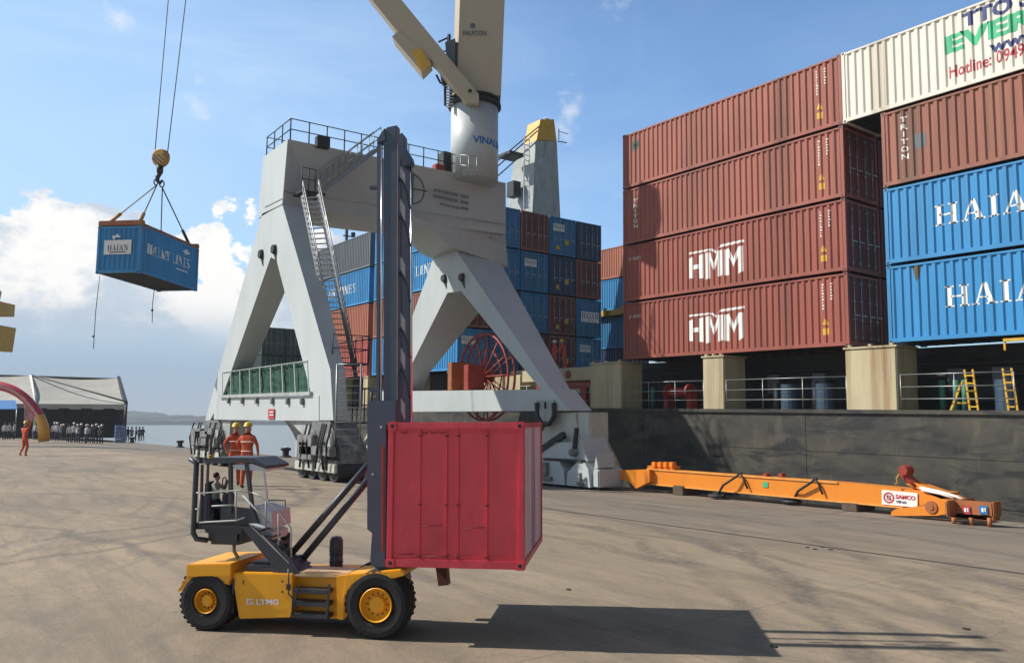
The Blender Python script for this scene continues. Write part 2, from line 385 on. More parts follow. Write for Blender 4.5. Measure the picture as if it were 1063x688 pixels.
# --- the four red containers
def hmm_polys():
    ps = []
    # H
    ps += [rect(0,.12,.085,.78), [(.085,.36),(.20,.32),(.20,.52),(.085,.50)], [(.20,.04),(.285,0.02),(.285,.78),(.20,.78)]]
    ps = [[(.0,.10),(.085,.08),(.085,.76),(0,.74)], [(.085,.36),(.19,.36),(.19,.50),(.085,.50)], [(.19,.05),(.28,.03),(.28,.80),(.19,.78)]]
    for o, e in ((.31, -1), (.66, 1)):
        w = .31
        lo = lambda x: (.03 - .04*0) if False else (.02 + (.10*(x-.31)/.69 if x > .62 else -.08*(x-.31)/.31 + .02))
        ps += [[(o,.0+.02*e),(o+.085,.0),(o+.085,.82),(o,.80)],
               [(o+.085,.82),(o+.16,.46),(o+.16,.22),(o+.085,.55)],
               [(o+.16,.46),(o+.235,.82),(o+.235,.55),(o+.16,.22)],
               [(o+.235,.0),(o+.32,.06),(o+.32,.82),(o+.235,.82)]]
    ps += [[(.0,.86),(.44,.86),(.44,.92),(0,.92)], [(.40,.92),(.44,.92),(.52,.80),(.50,.74)], [(.50,.74),(.52,.80),(.60,.97),(.56,.90)], [(.56,.90),(1.0,.93),(1.0,1.0),(.59,.98)]]
    return ps
reds = [(0,'red','bottom container of the big red stack, white logo, right above the hull pillar'),
        (1,'red','second container up in the big red stack, same white logo as the one below'),
        (2,'red2','third red container up, plain side with vertical white writing at its left end'),
        (3,'red2','topmost red container of the big red stack, small dark badge at upper left')]
for t, c, lb in reds:
    r = ship_container(XR, 24, t, L40, c, lb, 'four dark red containers stacked at the ship rail')
    small_marks(r, L40, seed=t)
    if t < 2:
        x0, x1 = ((3.55, 6.15), (3.58, 6.18))[t]
        side_text(r, place(hmm_polys(), x0, .46, x1, 1.70), L40, 'wt', 'logo')
        side_text(r, place(text_polys('JT EGSC'), .28, 1.72, 1.0, 1.86), L40, 'wt')
    if t == 2:
        vtext(r,'TRITON',.62,1.75,L40,.22)
    if t == 3: side_text(r, [rect(.5,1.62,.95,1.98)], L40, 'dgreen', 'badge'); side_text(r, [[(.55,1.9),(.62,1.9),(.74,1.7),(.7,1.7)],[(.9,1.9),(.83,1.9),(.72,1.7),(.76,1.7)]], L40, 'wt', 'badge_mark')
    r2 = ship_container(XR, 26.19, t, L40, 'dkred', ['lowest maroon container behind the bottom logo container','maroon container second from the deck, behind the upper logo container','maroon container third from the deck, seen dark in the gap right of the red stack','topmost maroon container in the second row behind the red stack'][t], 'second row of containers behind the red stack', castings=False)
# --- right stack
XB = -12.72
for t, c, lb in ((0,'blue','lower bright blue container at right edge with large white serif letters, rust patch near top'),
                 (1,'blue','upper bright blue container at right edge with large white serif letters, below the brown one'),
                 (2,'brown','brown container between the white one and the upper blue one, vertical white writing at left')):
    r = ship_container(XB, 24, t, L40, c, lb, 'containers stacked at the right edge')
    if t < 2:
        ps, W = serif_polys('HAIAN LINES'); h = .62
        x0 = 1.52 if t == 1 else 1.72
        side_text(r, place(ps, x0, .95, x0 + W*h*1.12, .95+h), L40, 'wt')
        if t == 0: side_text(r, [[(.78,2.3),(1.05,2.3),(1.0,2.0),(.92,1.82),(.85,2.0)]], L40, mat('rust_patch', (.10,.075,.05), .8), 'rust_patch')
    else:
        vtext(r,'TRITON',.60,1.93,L40,.235,.21,.17)
        side_text(r, [rect(1.0,1.0,1.35,1.45)], L40, 'grey', 'patch')
L45 = 11.6
r = ship_container(-14.0, 24, 3, L45, 'white', 'dirty white container on top at right edge with navy, green and red advertising lettering', 'containers stacked at the right edge')
def on_white(s, pxs, m, bold=.02):
    # corners given by surveyed points: left-bottom, right, top-left
    (xa,ya),(xb,yb),(xc,yc) = pxs
    o = Vector((-14.0, 24, BASE0+3*STEP)); a = SP(xa,ya,24)-o; b = SP(xb,yb,24)-o; c = SP(xc,yc,24)-o
    side_text(r, place(text_polys(s, bold=bold), a.x, a.z, b.x, c.z), L45, m)
on_white('TTO S', ((999,29.5),(1071,4),(997,15)), 'navytx', .05)
on_white('EVER', ((981,57),(1078,34),(979,39)), 'greentx', .05)
on_white('www.', ((1027,56),(1084,41),(1025,48)), 'navytx', .04)
on_white('Hotline: 0949', ((985,82),(1064,65),(982,70)), 'redtx', .02)
# --- bay of door ends (bay A) : 5 columns x 4 tiers
XA0 = -37.15 - L40
cols = {0:['blue','brown','blue','blue'], 1:['teal','dkred','teal','teal'], 2:['dkred','teal','teal','brown'], 3:['brown','brown','navy','teal'], 4:['teal','teal','red','navy']}
cn = dict(blue='bright blue', teal='deep blue', brown='brown', dkred='maroon', navy='navy', red='brick red')
tn = ['bottom','second from bottom','second from top','top']; kn = ['column nearest quay','second column from quay','middle column','fourth column from quay','column farthest from quay']
for c in range(5):
    for t in range(4):
        m = cols[c][t]
        r = ship_container(XA0, 24+c*2.19, t, L40, m, f'{cn[m]} container, {tn[t]} tier, {kn[c]}, behind the crane', 'containers in the block behind the crane', castings=False)
        if (c,t) in ((3,3),(2,2),(0,0),(4,0),(1,1)): door_plate(r, L40, .25, 1.5, 1.15, 1.95)
        if (c,t) == (4,1): door_plate(r, L40, .35, .95, 1.85, 1.6)
        if c > 0 and (c*7+t*3) % 3 == 0:
            mb = MB(); mb.box((L40+.035,1.2,.7),(L40+.04,1.5,1.0)); mb.box((L40+.035,.5,.35),(L40+.04,.75,.6)); mb.build('warning_tag', 'yellow', r)
        if c == 0 and t == 2:
            ps, W = serif_polys('HAIAN LINES'); side_text(r, place(ps, 1.6, .95, 1.6+W*.62*1.12, 1.57), L40, 'wt')
# --- bay B
XB0 = XA0 - .75 - L40
for t, c, lb in ((3,'grey','slate grey container topmost in the far block left of the mast'),(2,'blue','bright blue container with white lettering under the slate grey one'),
                 (1,'orange','faded orange container in the far block left of the mast'),(0,'pink','faded red container at the bottom of the far block, under the orange one')):
    r = ship_container(XB0, 24, t, L40, c, lb, 'containers in the far block', castings=False)
    if t == 2:
        ps, W = serif_polys('HAIAN LINES'); side_text(r, place(ps, 1.6, .95, 1.6+W*.62*1.12, 1.57), L40, 'wt')
    c2 = ['dkred','red','teal','teal'][t]
    ship_container(XB0, 26.19, t, L40, c2, ['maroon container at the bottom of the far block, second row','brick red container in the second row of the far block','deep blue container, third tier of the far block, second row','deep blue container topmost in the second row of the far block'][t], 'containers in the far block', castings=False)
# --- bay C, beyond
b = SP(271, 380, 24)
for t in (0, 1):
    ship_container(b.x-5.1, 24, t, 5.1, 'dgreen', ['dark green container hidden low behind the green cargo','dark green container seen through the left crane leg above the green cargo'][t], 'containers near the bow', castings=False)
    ship_container(b.x-5.1, 26.19, t, 5.1, 'dgreen', ['dark green container low behind the first one near the bow','second dark green container from the left through the left crane leg'][t], 'containers near the bow', castings=False)
    ship_container(b.x-5.1, 28.38, t, 5.1, 'blue', ['blue container low near the bow','blue container right of the dark green ones behind the crane leg'][t], 'containers near the bow', castings=False)
# --- small stack between the door ends and the red stack
e = SP(640, 255, 42)
for i, (c, lb) in enumerate((('orange','faded orange container topmost in the narrow gap left of the red stack'),('blue','bright blue container in the narrow gap, under the orange one'),('teal','deep blue container in the narrow gap under the yellow frame'),('navy','navy container lowest in the narrow gap left of the red stack'))):
    z = e.z - STEP - i*STEP - (.45 if i > 1 else 0)
    rr = sthing('shipping_container', lb, 'container', (-52, 42, z), 'containers in the narrow gap', world=False); fill_container(rr, L40, c, castings=False)
rr = sthing('lashing_frame', 'yellow steel lashing frame between blue containers in the narrow gap', 'frame', (-52,42,e.z-2*STEP-.45))
mb = MB(); mb.box((-52,41.6,e.z-2*STEP-.42),(-41.5,44,e.z-2*STEP-.02)); mb.build('beam','yellow',rr)
mb = MB()
for i in range(6): mb.box((-51.5+i*1.9,41.4,e.z-2*STEP-.4),(-51.3+i*1.9,41.59,e.z-2*STEP+.15))
mb.build('bracket','yellow',rr)
# ------------------------------------------------------------ the ship
ship = sthing('container_ship', 'black hulled container ship moored along the quay with beige pillars under its cargo', 'ship', (-20, 23.7, -3))
mb = MB()
n = 40; vs = []
def hullsec(x):
    # returns outer V at deck and keel
    t = max(0, (-58 - x)/30); return 23.7 + 9*t**1.6
xs = [60 - i*(118/20) for i in range(21)] + [-58-i*2.2 for i in range(1,13)]
for x in xs:
    v = hullsec(x); t = max(0, (-58-x)/26.4)
    for z in (2.26, 1.0, -.5, -1.6, -3.5):
        k = (2.26-z)/5.8; vs.append((x + 20*t*k*1.1, min(v + 4*t*k, 33), z))
fs = []
for i in range(len(xs)-1):
    for j in range(4): fs.append((i*5+j, i*5+j+1, i*5+5+j+1, i*5+5+j))
mb.add(vs, fs); m2 = [(v[0], 67-v[1], v[2]) for v in vs]; mb.add(m2, fs)
mb.build('hull', 'hull', ship)
mb = MB(); top = [(xs[i], hullsec(xs[i])) for i in range(len(xs))]
for (xa,va),(xb,vb) in zip(top, top[1:]): mb.add([(xa,va,2.25),(xb,vb,2.25),(xb,67-vb,2.25),(xa,67-va,2.25)], [(0,1,2,3)])
mb.build('deck','deckdk',ship)
mb = MB(); mb.box((-60,23.62,2.18),(40,23.75,2.30)); mb.build('rubbing_strake','hull',ship)
mb = MB()
for zz in (.95,-.35): mb.box((-58,23.685,zz),(40,23.698,zz+.02))
for i in range(12): mb.box((-52+i*7.3,23.686,-2),(-51.98+i*7.3,23.697,2.2))
mb.build('weld_seam','hull',ship)
mb = MB(); mb.box((-64,26.3,2.25),(38,26.5,4.05)); mb.build('hatch_coaming','deckdk',ship)
for x0, x1 in ((-86,-70),(-60,-36.5),(-36.4,-1.5)):
    mb = MB(); mb.box((x0,26.2 if x0>-65 else 28,4.05),(x1,46,4.32)); mb.build('hatch_cover','deckdk',ship)
# pillars
def pillar(x0, x1, v0=23.72, v1=25.0, top=4.3):
    mb = MB(); mb.bbox((x0,v0,2.27),(x1,v1,top-.1),.03); o = mb.build('cargo_pillar','beige',ship)
    mb = MB(); mb.box((x0-.04,v0-.04,top-.1),(x1+.04,v1+.04,top-.04))
    for i in range(3): mb.box((x0+.1+i*(x1-x0-.3)/2,v0,top-.04),(x0+.2+i*(x1-x0-.3)/2,v0+.12,top+.03))
    mb.build('cap_plate','beige',o)
for a, b_ in ((-26.0,-24.08),(-19.76,-18.79),(-14.02,-12.37),(-37.6,-36.7),(-42.5,-41.6),(-48.0,-47.3),(-53,-52.2),(-2.9,-1.4)): pillar(a, b_)
# railings along the deck edge
def railing(mb, pts, h=1.0, n=None, r=.022, bars=(1,.66,.33)):
    for a, b in zip(pts, pts[1:]):
        a = Vector(a); b = Vector(b); k = n or max(1, round((b-a).length/1.4))
        for i in range(k+1): p = a.lerp(b, i/k); mb.tube([p, p+Vector((0,0,h))], r, 6)
        for q in bars: mb.tube([a+Vector((0,0,h*q)), b+Vector((0,0,h*q))], r*.85, 6)
for a, b_ in ((-24,-19.8),(-18.75,-14.05),(-12.3,-9.2),(-36.6,-26.1),(-47,-42.6)):
    mb = MB(); railing(mb, [(a,23.8,2.27),(b_,23.8,2.27)], 1.08,r=.017); mb.build('deck_railing','steel',ship)
# deck clutter
cl = MB()
def item(name, m, fn):
    mb = MB(); fn(mb); mb.build(name, m, ship)
item('winch_drum','deckred', lambda q: (q.lathe((-22.6,25,2.95),(1,0,0),[(0,0),(0,.36),(.08,.36),(.08,.22),(1.1,.22),(1.1,.36),(1.18,.36),(1.18,0)],16), q.box((-22.7,24.8,2.27),(-22.5,25.2,2.95)), q.box((-21.5,24.8,2.27),(-21.3,25.2,2.95))))
item('green_pipe_stand',mat('deck_green',(.03,.16,.1),.6), lambda q: [q.tube([(x,24.9,2.27),(x,24.9,3.2)],.09,10) for x in (-23.4,-11.6,-11.2,-10.95)])
item('deck_barrel',mat('deck_blue',(.03,.06,.10),.6), lambda q: [q.lathe((x,25.1,2.27),(0,0,1),[(0,0),(0,.3),(.3,.3),(.32,.31),(.34,.3),(.6,.3),(.62,.31),(.64,.3),(.92,.3),(.92,0)],16) for x in (-9.9,-17.0,-15.6)])
item('ventilator','steel', lambda q: [q.tube([(x,25.6,2.27),(x,25.6,3.3)],.12,10) for x in (-17.9,-16.3,-15.0,-9.4)])
item('pipe_run','deckdk', lambda q: [q.tube([(-24,26.0,z),(-1,26.0,z)],.06,8) for z in (2.6,3.4,3.75)])
item('junction_box','grey', lambda q: [q.bbox((x,25.9,2.9),(x+.5,26.2,3.6),.02) for x in (-18.5,-16.6,-14.8,-11.9,-10.6)])
# yellow gangway gear at right
def yl(q):
    for xx in (-10.42,-9.42):
        for dx in (0,.22): q.bar((xx+dx,23.95,2.27),(xx+dx-.1,23.95,3.45),.05,.05)
        for k in range(5): q.bar((xx-.02*k,23.95,2.4+k*.22),(xx+.2-.02*k,23.95,2.4+k*.22),.04,.04)
item('yellow_ladder','yellow', yl)
item('yellow_davit','yellow', lambda q: (q.bbox((-8.75,23.9,2.27),(-8.45,24.2,3.55),.02), q.bar((-8.6,24.05,3.5),(-8.65,24.05,4.28),.1,.1), q.bar((-9.5,24.05,4.23),(-8.6,24.05,4.23),.1,.08), q.bar((-9.48,24.05,4.23),(-9.48,24.05,3.95),.05,.05)))
item('yellow_brace','yellow', lambda q: (q.bar((-10.95,23.95,2.27),(-10.6,23.95,3.1),.06,.06),q.bar((-10.75,23.95,2.5),(-10.5,23.95,2.5),.05,.05)))
# walkway and red gear between the stacks
item('walkway','beige', lambda q: q.bbox((-31.5,24.2,3.55),(-26.2,25.4,4.12),.02))
item('walkway_mark','dkred', lambda q: q.lathe((-28.0,24.19,3.84),(0,1,0),[(-.01,0),(-.01,.2),(0,.2)],12))
item('red_deck_frame','deckred', lambda q: (q.bbox((-30.5,24.3,3.2),(-26.6,24.5,3.5),.02), q.box((-27.3,24.3,2.27),(-26.9,24.5,3.2)), q.box((-30.5,24.3,2.27),(-30.2,24.5,3.2)), q.box((-28.9,24.3,2.27),(-28.6,24.5,3.2)), q.tube([(-30.2,24.6,2.8),(-27.2,24.6,2.8)],.1,8)))
item('beige_locker','beige', lambda q: [q.bbox((x,24.4,2.6),(x+1.3,25.4,3.95),.03) for x in (-36.2,-34.7,-33.2)])
# ship's own crane tower
tw = sthing('ship_crane', 'grey ship crane tower with yellow head and stay ropes rising above the door end containers', 'crane', (-44,34,4.3))
def twp(x,y,X=-44): return toS(PX(x,y,X))
# dark face (+X) and light face (-Y)
A0=twp(552,235); A1=twp(556,146); B1=twp(578,147); B0=twp(582,232)
A0=A0+(A0-A1)*1.0; B0=B0+(B0-B1)*1.0
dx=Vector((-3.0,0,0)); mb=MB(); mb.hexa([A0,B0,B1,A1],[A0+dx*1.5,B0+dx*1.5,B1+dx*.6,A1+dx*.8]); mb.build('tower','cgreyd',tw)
mb=MB(); C1=twp(557,145.5); D1=twp(578,146.5); C2=twp(561,124); D2=twp(575,124)
mb.hexa([C1,D1,D2,C2],[C1+dx*.5,D1+dx*.5,D2+dx*.5,C2+dx*.5]); mb.tube([twp(568,128)+Vector((.1,0,0)),twp(568,128)-Vector((1.6,0,0))],.35,12); mb.build('tower_head','yellow',tw)
mb=MB(); mb.box(twp(548,200)+Vector((-1.2,-.4,0)),twp(551,185)+Vector((-2.,0,0))); mb.box(twp(545,160)+Vector((-.5,-1,0)), twp(549,158)+Vector((-2,0,0))); mb.build('cabin_window','dark',tw)
mb=MB()
for (a,b_) in (((560,131),(500,188)),((558,136),(500,196)),((556,148),(496,210))):
    mb.tube([twp(*a), twp(*b_)-Vector((2,0,0))],.045,6)
mb.build('stay_rope','dark',tw)
mb=MB(); p=twp(546,215)
for k in range(14): mb.bar(p+Vector((0,-.2,k*.38)),p+Vector((0,.25,k*.38)),.04,.04)
mb.bar(p+Vector((0,-.2,-1)),p+Vector((0,-.2,5.2)),.05,.05); mb.bar(p+Vector((0,.25,-1)),p+Vector((0,.25,5.2)),.05,.05); mb.build('ladder','cgrey',tw)
mb=MB(); q=twp(579,147); mb.bar(q,q+Vector((0,.9,.1)),.06,.06); mb.bar(q+Vector((0,.1,.1)),q+Vector((0,.1,1.0)),.05,.05); mb.bar(q+Vector((0,.1,.8)),q+Vector((0,1,.8)),.04,.04); mb.build('top_platform','dark',tw)
# mast beyond bay B
ms = sthing('signal_mast', 'slim dark signal mast standing behind the slate grey container', 'mast', (-66,30,2.3))
p = toS(PX(360,300,-66)); q=toS(PX(360,225,-66)); mb=MB(); mb.tube([(p.x,p.y,2.3),q],.16,8); mb.build('pole','dark',ms)
mb=MB()
for k in range(4): z=q.z-.6-k*1.2; mb.bar((p.x,p.y-.5,z),(p.x,p.y+.5,z),.1,.1); mb.box((p.x-.15,p.y+.3,z),(p.x+.15,p.y+.6,z+.4))
mb.build('crosstree','dark',ms)
# ------------------------------------------------------------ portal crane
VL, VS = 10.6, 19.0
crane = thing('portal_crane', 'large pale grey four legged portal crane with cream slewing tower straddling the quay', 'crane', (-29, 14, gz(14)))
def part(name, m, fn, parent=None):
    mb = MB(); fn(mb); return mb.build(name, m, parent or crane)
V3 = Vector
# landside A frame. front face in plane V=VL, thickness grows towards top
def aframe(name, V0, quads, thick):
    def go(q):
        for pts in quads:
            front = [PY(x,y,V0) for x,y,*_ in pts]; back = [p + V3((0, t, 0)) for p,(x,y,t) in zip(front, pts)]
            q.hexa(front, back)
    return part(name, 'cgrey', go)
aframe('landside_leg', VL, [[(272,222,1.1),(281,267,1.1),(230.5,412,.75),(218,436,.75),(213,436,.75)]], 1)
aframe('landside_leg', VL, [[(293,212,.95),(343,384,.5),(346,436,.5),(331,436,.5),(323.6,411,.5),(287,270,.9)]], 1)
aframe('landside_head', VL, [[(272,222,1.1),(293,212,1.1),(287,270,1.1),(281,267,1.1)]], 1)
# portal beam
zt1, zt2 = 12.35, 11.75
bl_f = PY(298.7,144.5,VL); bl_b = PY(293,212,VL); XL = bl_f.x
br_t = PY(525,190,VS+2.3); br_m = PY(528,276,VS+2.3)
beamL = [bl_f, PY(278,156.5,VL), PY(272,222,VL), bl_b]
def beam(q):
    a0 = bl_f; a1 = bl_b; b0 = br_t; b1 = PY(525,243,VS+2.3)
    w0 = PY(278,156.5,VL)-bl_f; w = V3((w0.x,0,0)); w.x = -2.6
    q.hexa([a0,b0,b1,PY(334,219,VL+1.9),a1],[a0+w,b0+w,b1+w,PY(334,219,VL+1.9)+w,a1+w])
part('portal_beam','cgrey',beam)
# seaside neck block under the beam and seaside A frame
def beampt(x,y):
    # intersection with the beam shade face plane through bl_f, br_t, bl_b
    nrm = (br_t-bl_f).cross(bl_b-bl_f); r = ray(x,y); t = (bl_f-V3((0,0,CH))).dot(nrm)/r.dot(nrm); return V3((0,0,CH))+r*t
def facepoly(pts, dx=-2.4):
    P=[beampt(x,y)+V3((-.01,0,0)) for x,y in pts]; return lambda q: q.hexa(P,[p+V3((dx,0,0)) for p in P])
part('neck','cgrey',facepoly([(459,234),(490,236.5),(524.6,242.6),(527.5,277),(470,256.5)],-2.35))
part('haunch','cgrey',facepoly([(425,223),(459,233.8),(470,256.3),(462,252),(455,243),(443,235),(428,230)],-2.3))
aframe('seaside_leg', VS, [[(456,252,2.4),(464.5,304,2.4),(424,385,1.2),(416,406,1.2),(402,406,1.2),(412,372,1.2)]],1)
def nearleg(q):
    f_ = [PY(x,y,VS) for x,y in ((470,255),(571,403),(590,425),(573,425),(560.5,403),(478.5,302))]
    b_ = [PY(*p) for p in ((529,276,VS+2.4),(590,403,VS+1.1),(605,424,VS+1.1),(590,424,VS+1.1),(578,403,VS+1.1),(528,330,VS+2.2))]
    for i in range(len(b_)): b_[i].x = f_[i].x - .15; b_[i].z = f_[i].z; 
    th = (2.45,1.1,1.1,1.1,1.1,2.3)
    for i in range(6): b_[i].y = VS+th[i]
    q.hexa(f_, b_)
part('seaside_leg','cgrey',nearleg)
aframe('seaside_head', VS, [[(456,252,2.4),(470,255,2.4),(478.5,302,2.4),(464.5,304,2.4)]],1)
aframe('landside_sill', VL-.02, [[(222,413,.9),(331,410.5,.9),(331,436.7,.9),(222,435.3,.9)]],1)
aframe('seaside_sill', VS-.03, [[(396,406,1.15),(573,404,1.15),(590,426,1.15),(396,427.5,1.15)]],1)
# round plates with dark drain lugs
def lug(q, x, y, V0):
    p = PY(x,y,V0); q.lathe(p+V3((0,-.12,0)),(0,1,0),[(0,0),(0,.16),(.12,.2)],14); q.hexa([p+V3((-.1,-.03,-.12)),p+V3((.16,-.03,-.05)),p+V3((.2,-.03,-.5))],[p+V3((-.1,.0,-.12)),p+V3((.16,.0,-.05)),p+V3((.2,.0,-.5))])
part('lifting_lug','dark',lambda q:[lug(q,x,y,V0) for x,y,V0 in ((272,264,VL),(285.5,259,VL),(461.5,289,VS),(480,288,VS))])
# inner edge strakes along legs and thin seams
def seams(q):
    for a,b_,V0 in (((272,222),(293,212),VL),((275,215),(295,205),VL),((458,253),(478,250),VS)): 
        q.bar(PY(*a,V0-.01),PY(*b_,V0-.01),.03,.03)
part('weld_seam','cgreyd',seams)
def seam2(q):
    a = PY(293.5,199,VL); b_=PY(525,233,VS+2.3)
    q.bar(a+V3((.02,0,0)),b_+V3((.02,0,0)),.05,.05)
    q.bar(PY(459,234,VS-.3)+V3((.02,0,0)),PY(525,251,VS+2.3)+V3((.02,0,0)),.06,.06)
part('flange','cgreyd',seam2)
# lettering block on the beam shade side (tiny, in dark grey) : lines of text
def btext(s, a, b_, c, name='lettering', m='greytx', n=V3((.03,0,0))):
    """a lower left, b_ lower right, c upper left in 3D"""
    mb = MB(); ex = b_-a; ey = c-a
    for q in text_polys(s, bold=.015): mb.add([a+ex*u+ey*v+n for u,v in q],[tuple(range(len(q)))])
    return mb.build(name, m, crane)
rt_=random.Random(3)
def mark_row(x0,x1,y0,y1,yb,h):
    mb=MB(); x=x0
    while x<x1:
        w=.5+rt_.random()*.9; u=(x-x0)/(x1-x0); y=y0+(y1-y0)*u
        mb.add([beampt(x,y)+V3((.03,0,0)),beampt(x+w,y+w*.2)+V3((.03,0,0)),beampt(x+w,y+w*.2-h)+V3((.03,0,0)),beampt(x,y-h)+V3((.03,0,0))],[(0,1,2,3)]); x+=w+.45
    mb.build('worn_lettering','greytx',crane)
mark_row(450,474,199,204,0,3.2); mark_row(478,486,204.6,206.4,0,3.0); mark_row(449,475,205,210.5,0,3.2); mark_row(478,486,211,212.8,0,3.0); mark_row(456,476,212.5,217,0,1.8); mark_row(478,486,217,218.6,0,2.6)
# ring mark
c0 = beampt(428,196.5)+V3((.04,0,0))
part('ring_mark','dark',lambda q:(q.tube([c0+V3((0,math.cos(a)*.55,math.sin(a)*.62)) for a in [i*math.pi/12 for i in range(25)]],.025,5,False), q.bar(c0+V3((0,-.7,0)),c0+V3((0,.7,.02)),.04,.04), q.bar(c0+V3((0,0,-.7)),c0+V3((0,0,.7)),.04,.04)))
# top railings and platform
def toprail(q):
    a = bl_f+V3((0,.1,0)); b_ = br_t; 
    railing(q,[a+(b_-a)*0.0,a+(b_-a)*.78],.82,11,.025,(1,.5))
    w = V3((-2.5,0,0)); railing(q,[a+w,a,],.82,3,.025,(1,.5)); railing(q,[a+w,a+w+(b_-a)*.95],.82,12,.022,(1,.5))
part('top_railing','dark',toprail)
part('flood_light','dark',lambda q:(q.box(beampt(333,152)+V3((0,-.25,-.1)),beampt(333,152)+V3((.3,.25,.3))),))
part('warning_lamp','deckred',lambda q:q.lathe(br_t.lerp(bl_f,.34)+V3((-.3,0,0)),(0,0,1),[(0,0),(0,.3),(.25,.28),(.33,.15),(.34,0)],14))
part('winch_box','dark',lambda q:(q.bbox(br_t.lerp(bl_f,.27)+V3((-.9,-.35,0)),br_t.lerp(bl_f,.27)+V3((-.4,.1,1.05)),.04),q.bbox(br_t.lerp(bl_f,.22)+V3((-.9,-.25,0)),br_t.lerp(bl_f,.22)+V3((-.4,.4,1.0)),.04)))
# stair flights on shade side
def flight(q, a, b_, w, n, rail=True, hw=.9, side=V3((1,0,0))):
    a=V3(a); b_=V3(b_); s_=side*w
    for o in (V3((0,0,0)), s_):
        q.bar(a+o,b_+o,.04,.16)
        if rail:
            up=V3((0,0,hw)); q.tube([a+o+up,b_+o+up],.022,6); q.tube([a+o+up*.5,b_+o+up*.5],.018,6)
            for i in range(6): p=a.lerp(b_,i/5)+o; q.tube([p,p+up],.018,6)
    for i in range(n):
        p=a.lerp(b_,(i+.5)/n); q.hexa([p+V3((0,-.08,-.02)),p+V3((0,.08,-.02)),p+V3((0,.08,.0)),p+V3((0,-.08,0))],[p+s_+V3((0,-.08,-.02)),p+s_+V3((0,.08,-.02)),p+s_+V3((0,.08,0)),p+s_+V3((0,-.08,0))])
p1 = beampt(324,205)+V3((.15,0,0)); p2 = beampt(386,158)+V3((.15,0,0))
part('stairway','steel',lambda q: flight(q,p1,p2,.6,16,True,.8))
p0 = beampt(303,203)+V3((.1,0,0))
part('landing','dark',lambda q:(q.box(p0+V3((0,0,-.06)),V3((p0.x+.9,p1.y+.1,p0.z))), railing(q,[p0+V3((.85,0,0)),V3((p0.x+.85,p1.y-.3,p0.z))],.85,2,.02,(1,.5))))
# steep stair down the near landside leg : direction from (318,205) to (356,400)
la = PD(314,203,28.2); lb = PD(352,392,27.0)
def steep(q):
    flight(q,la,lb,.62,34,True,.55,V3((.75,.65,0)).normalized())
part('steep_stair','steel',steep)
lc = PD(350,378,24.9); ld = PD(350,476,24.9)
def lad(q):
    s_=V3((.3,.4,0)); s2=V3((.45,.6,0))
    zb=ld.z; zt=lc.z
    for o in (V3((0,0,0)),s2): q.tube([V3((lc.x,lc.y,zb))+o,V3((lc.x,lc.y,zt))+o],.03,6)
    for i in range(14): z=zb+(zt-zb)*i/13; q.tube([V3((lc.x,lc.y,z)),V3((lc.x,lc.y,z))+s2],.02,5)
part('ladder','steel',lad)
pl=PD(336,377,26.6)
part('mid_platform','dark',lambda q:(q.box((pl.x-.1,pl.y-.1,pl.z-2.0),(pl.x+1.0,pl.y+1.3,pl.z-1.94)),railing(q,[(pl.x+1.0,pl.y-.1,pl.z-1.94),(pl.x+1.0,pl.y+1.3,pl.z-1.94),(pl.x-.1,pl.y+1.3,pl.z-1.94)],1.1,2,.02,(1,.5))))
part('mid_platform','dark',lambda q:(q.box((pl.x-.1,pl.y-.1,pl.z-.06),(pl.x+.9,pl.y+1.2,pl.z)),railing(q,[(pl.x+.9,pl.y-.1,pl.z),(pl.x+.9,pl.y+1.2,pl.z),(pl.x-.1,pl.y+1.2,pl.z)],.9,2,.02,(1,.5))))
# red notice on landside sill
part('notice','redtx',lambda q:(q.box(PY(279,424.5,VL-.04)+V3((0,-.02,0)),PY(285,434.5,VL-.04))))
part('notice_mark','wt',lambda q:[q.box(PY(280,y,VL-.07)+V3((0,-.01,0)),PY(284,y+1.,VL-.07)) for y in (427,430)])
# small feet under the tarp cargo
part('sill_bracket','bogie',lambda q:[q.bbox(PY(x,413,VL-.12)+V3((-.1,0,-.22)),PY(x,413,VL-.12)+V3((.1,.1,0)),.02) for x in (236,250,265,281,297,312)])
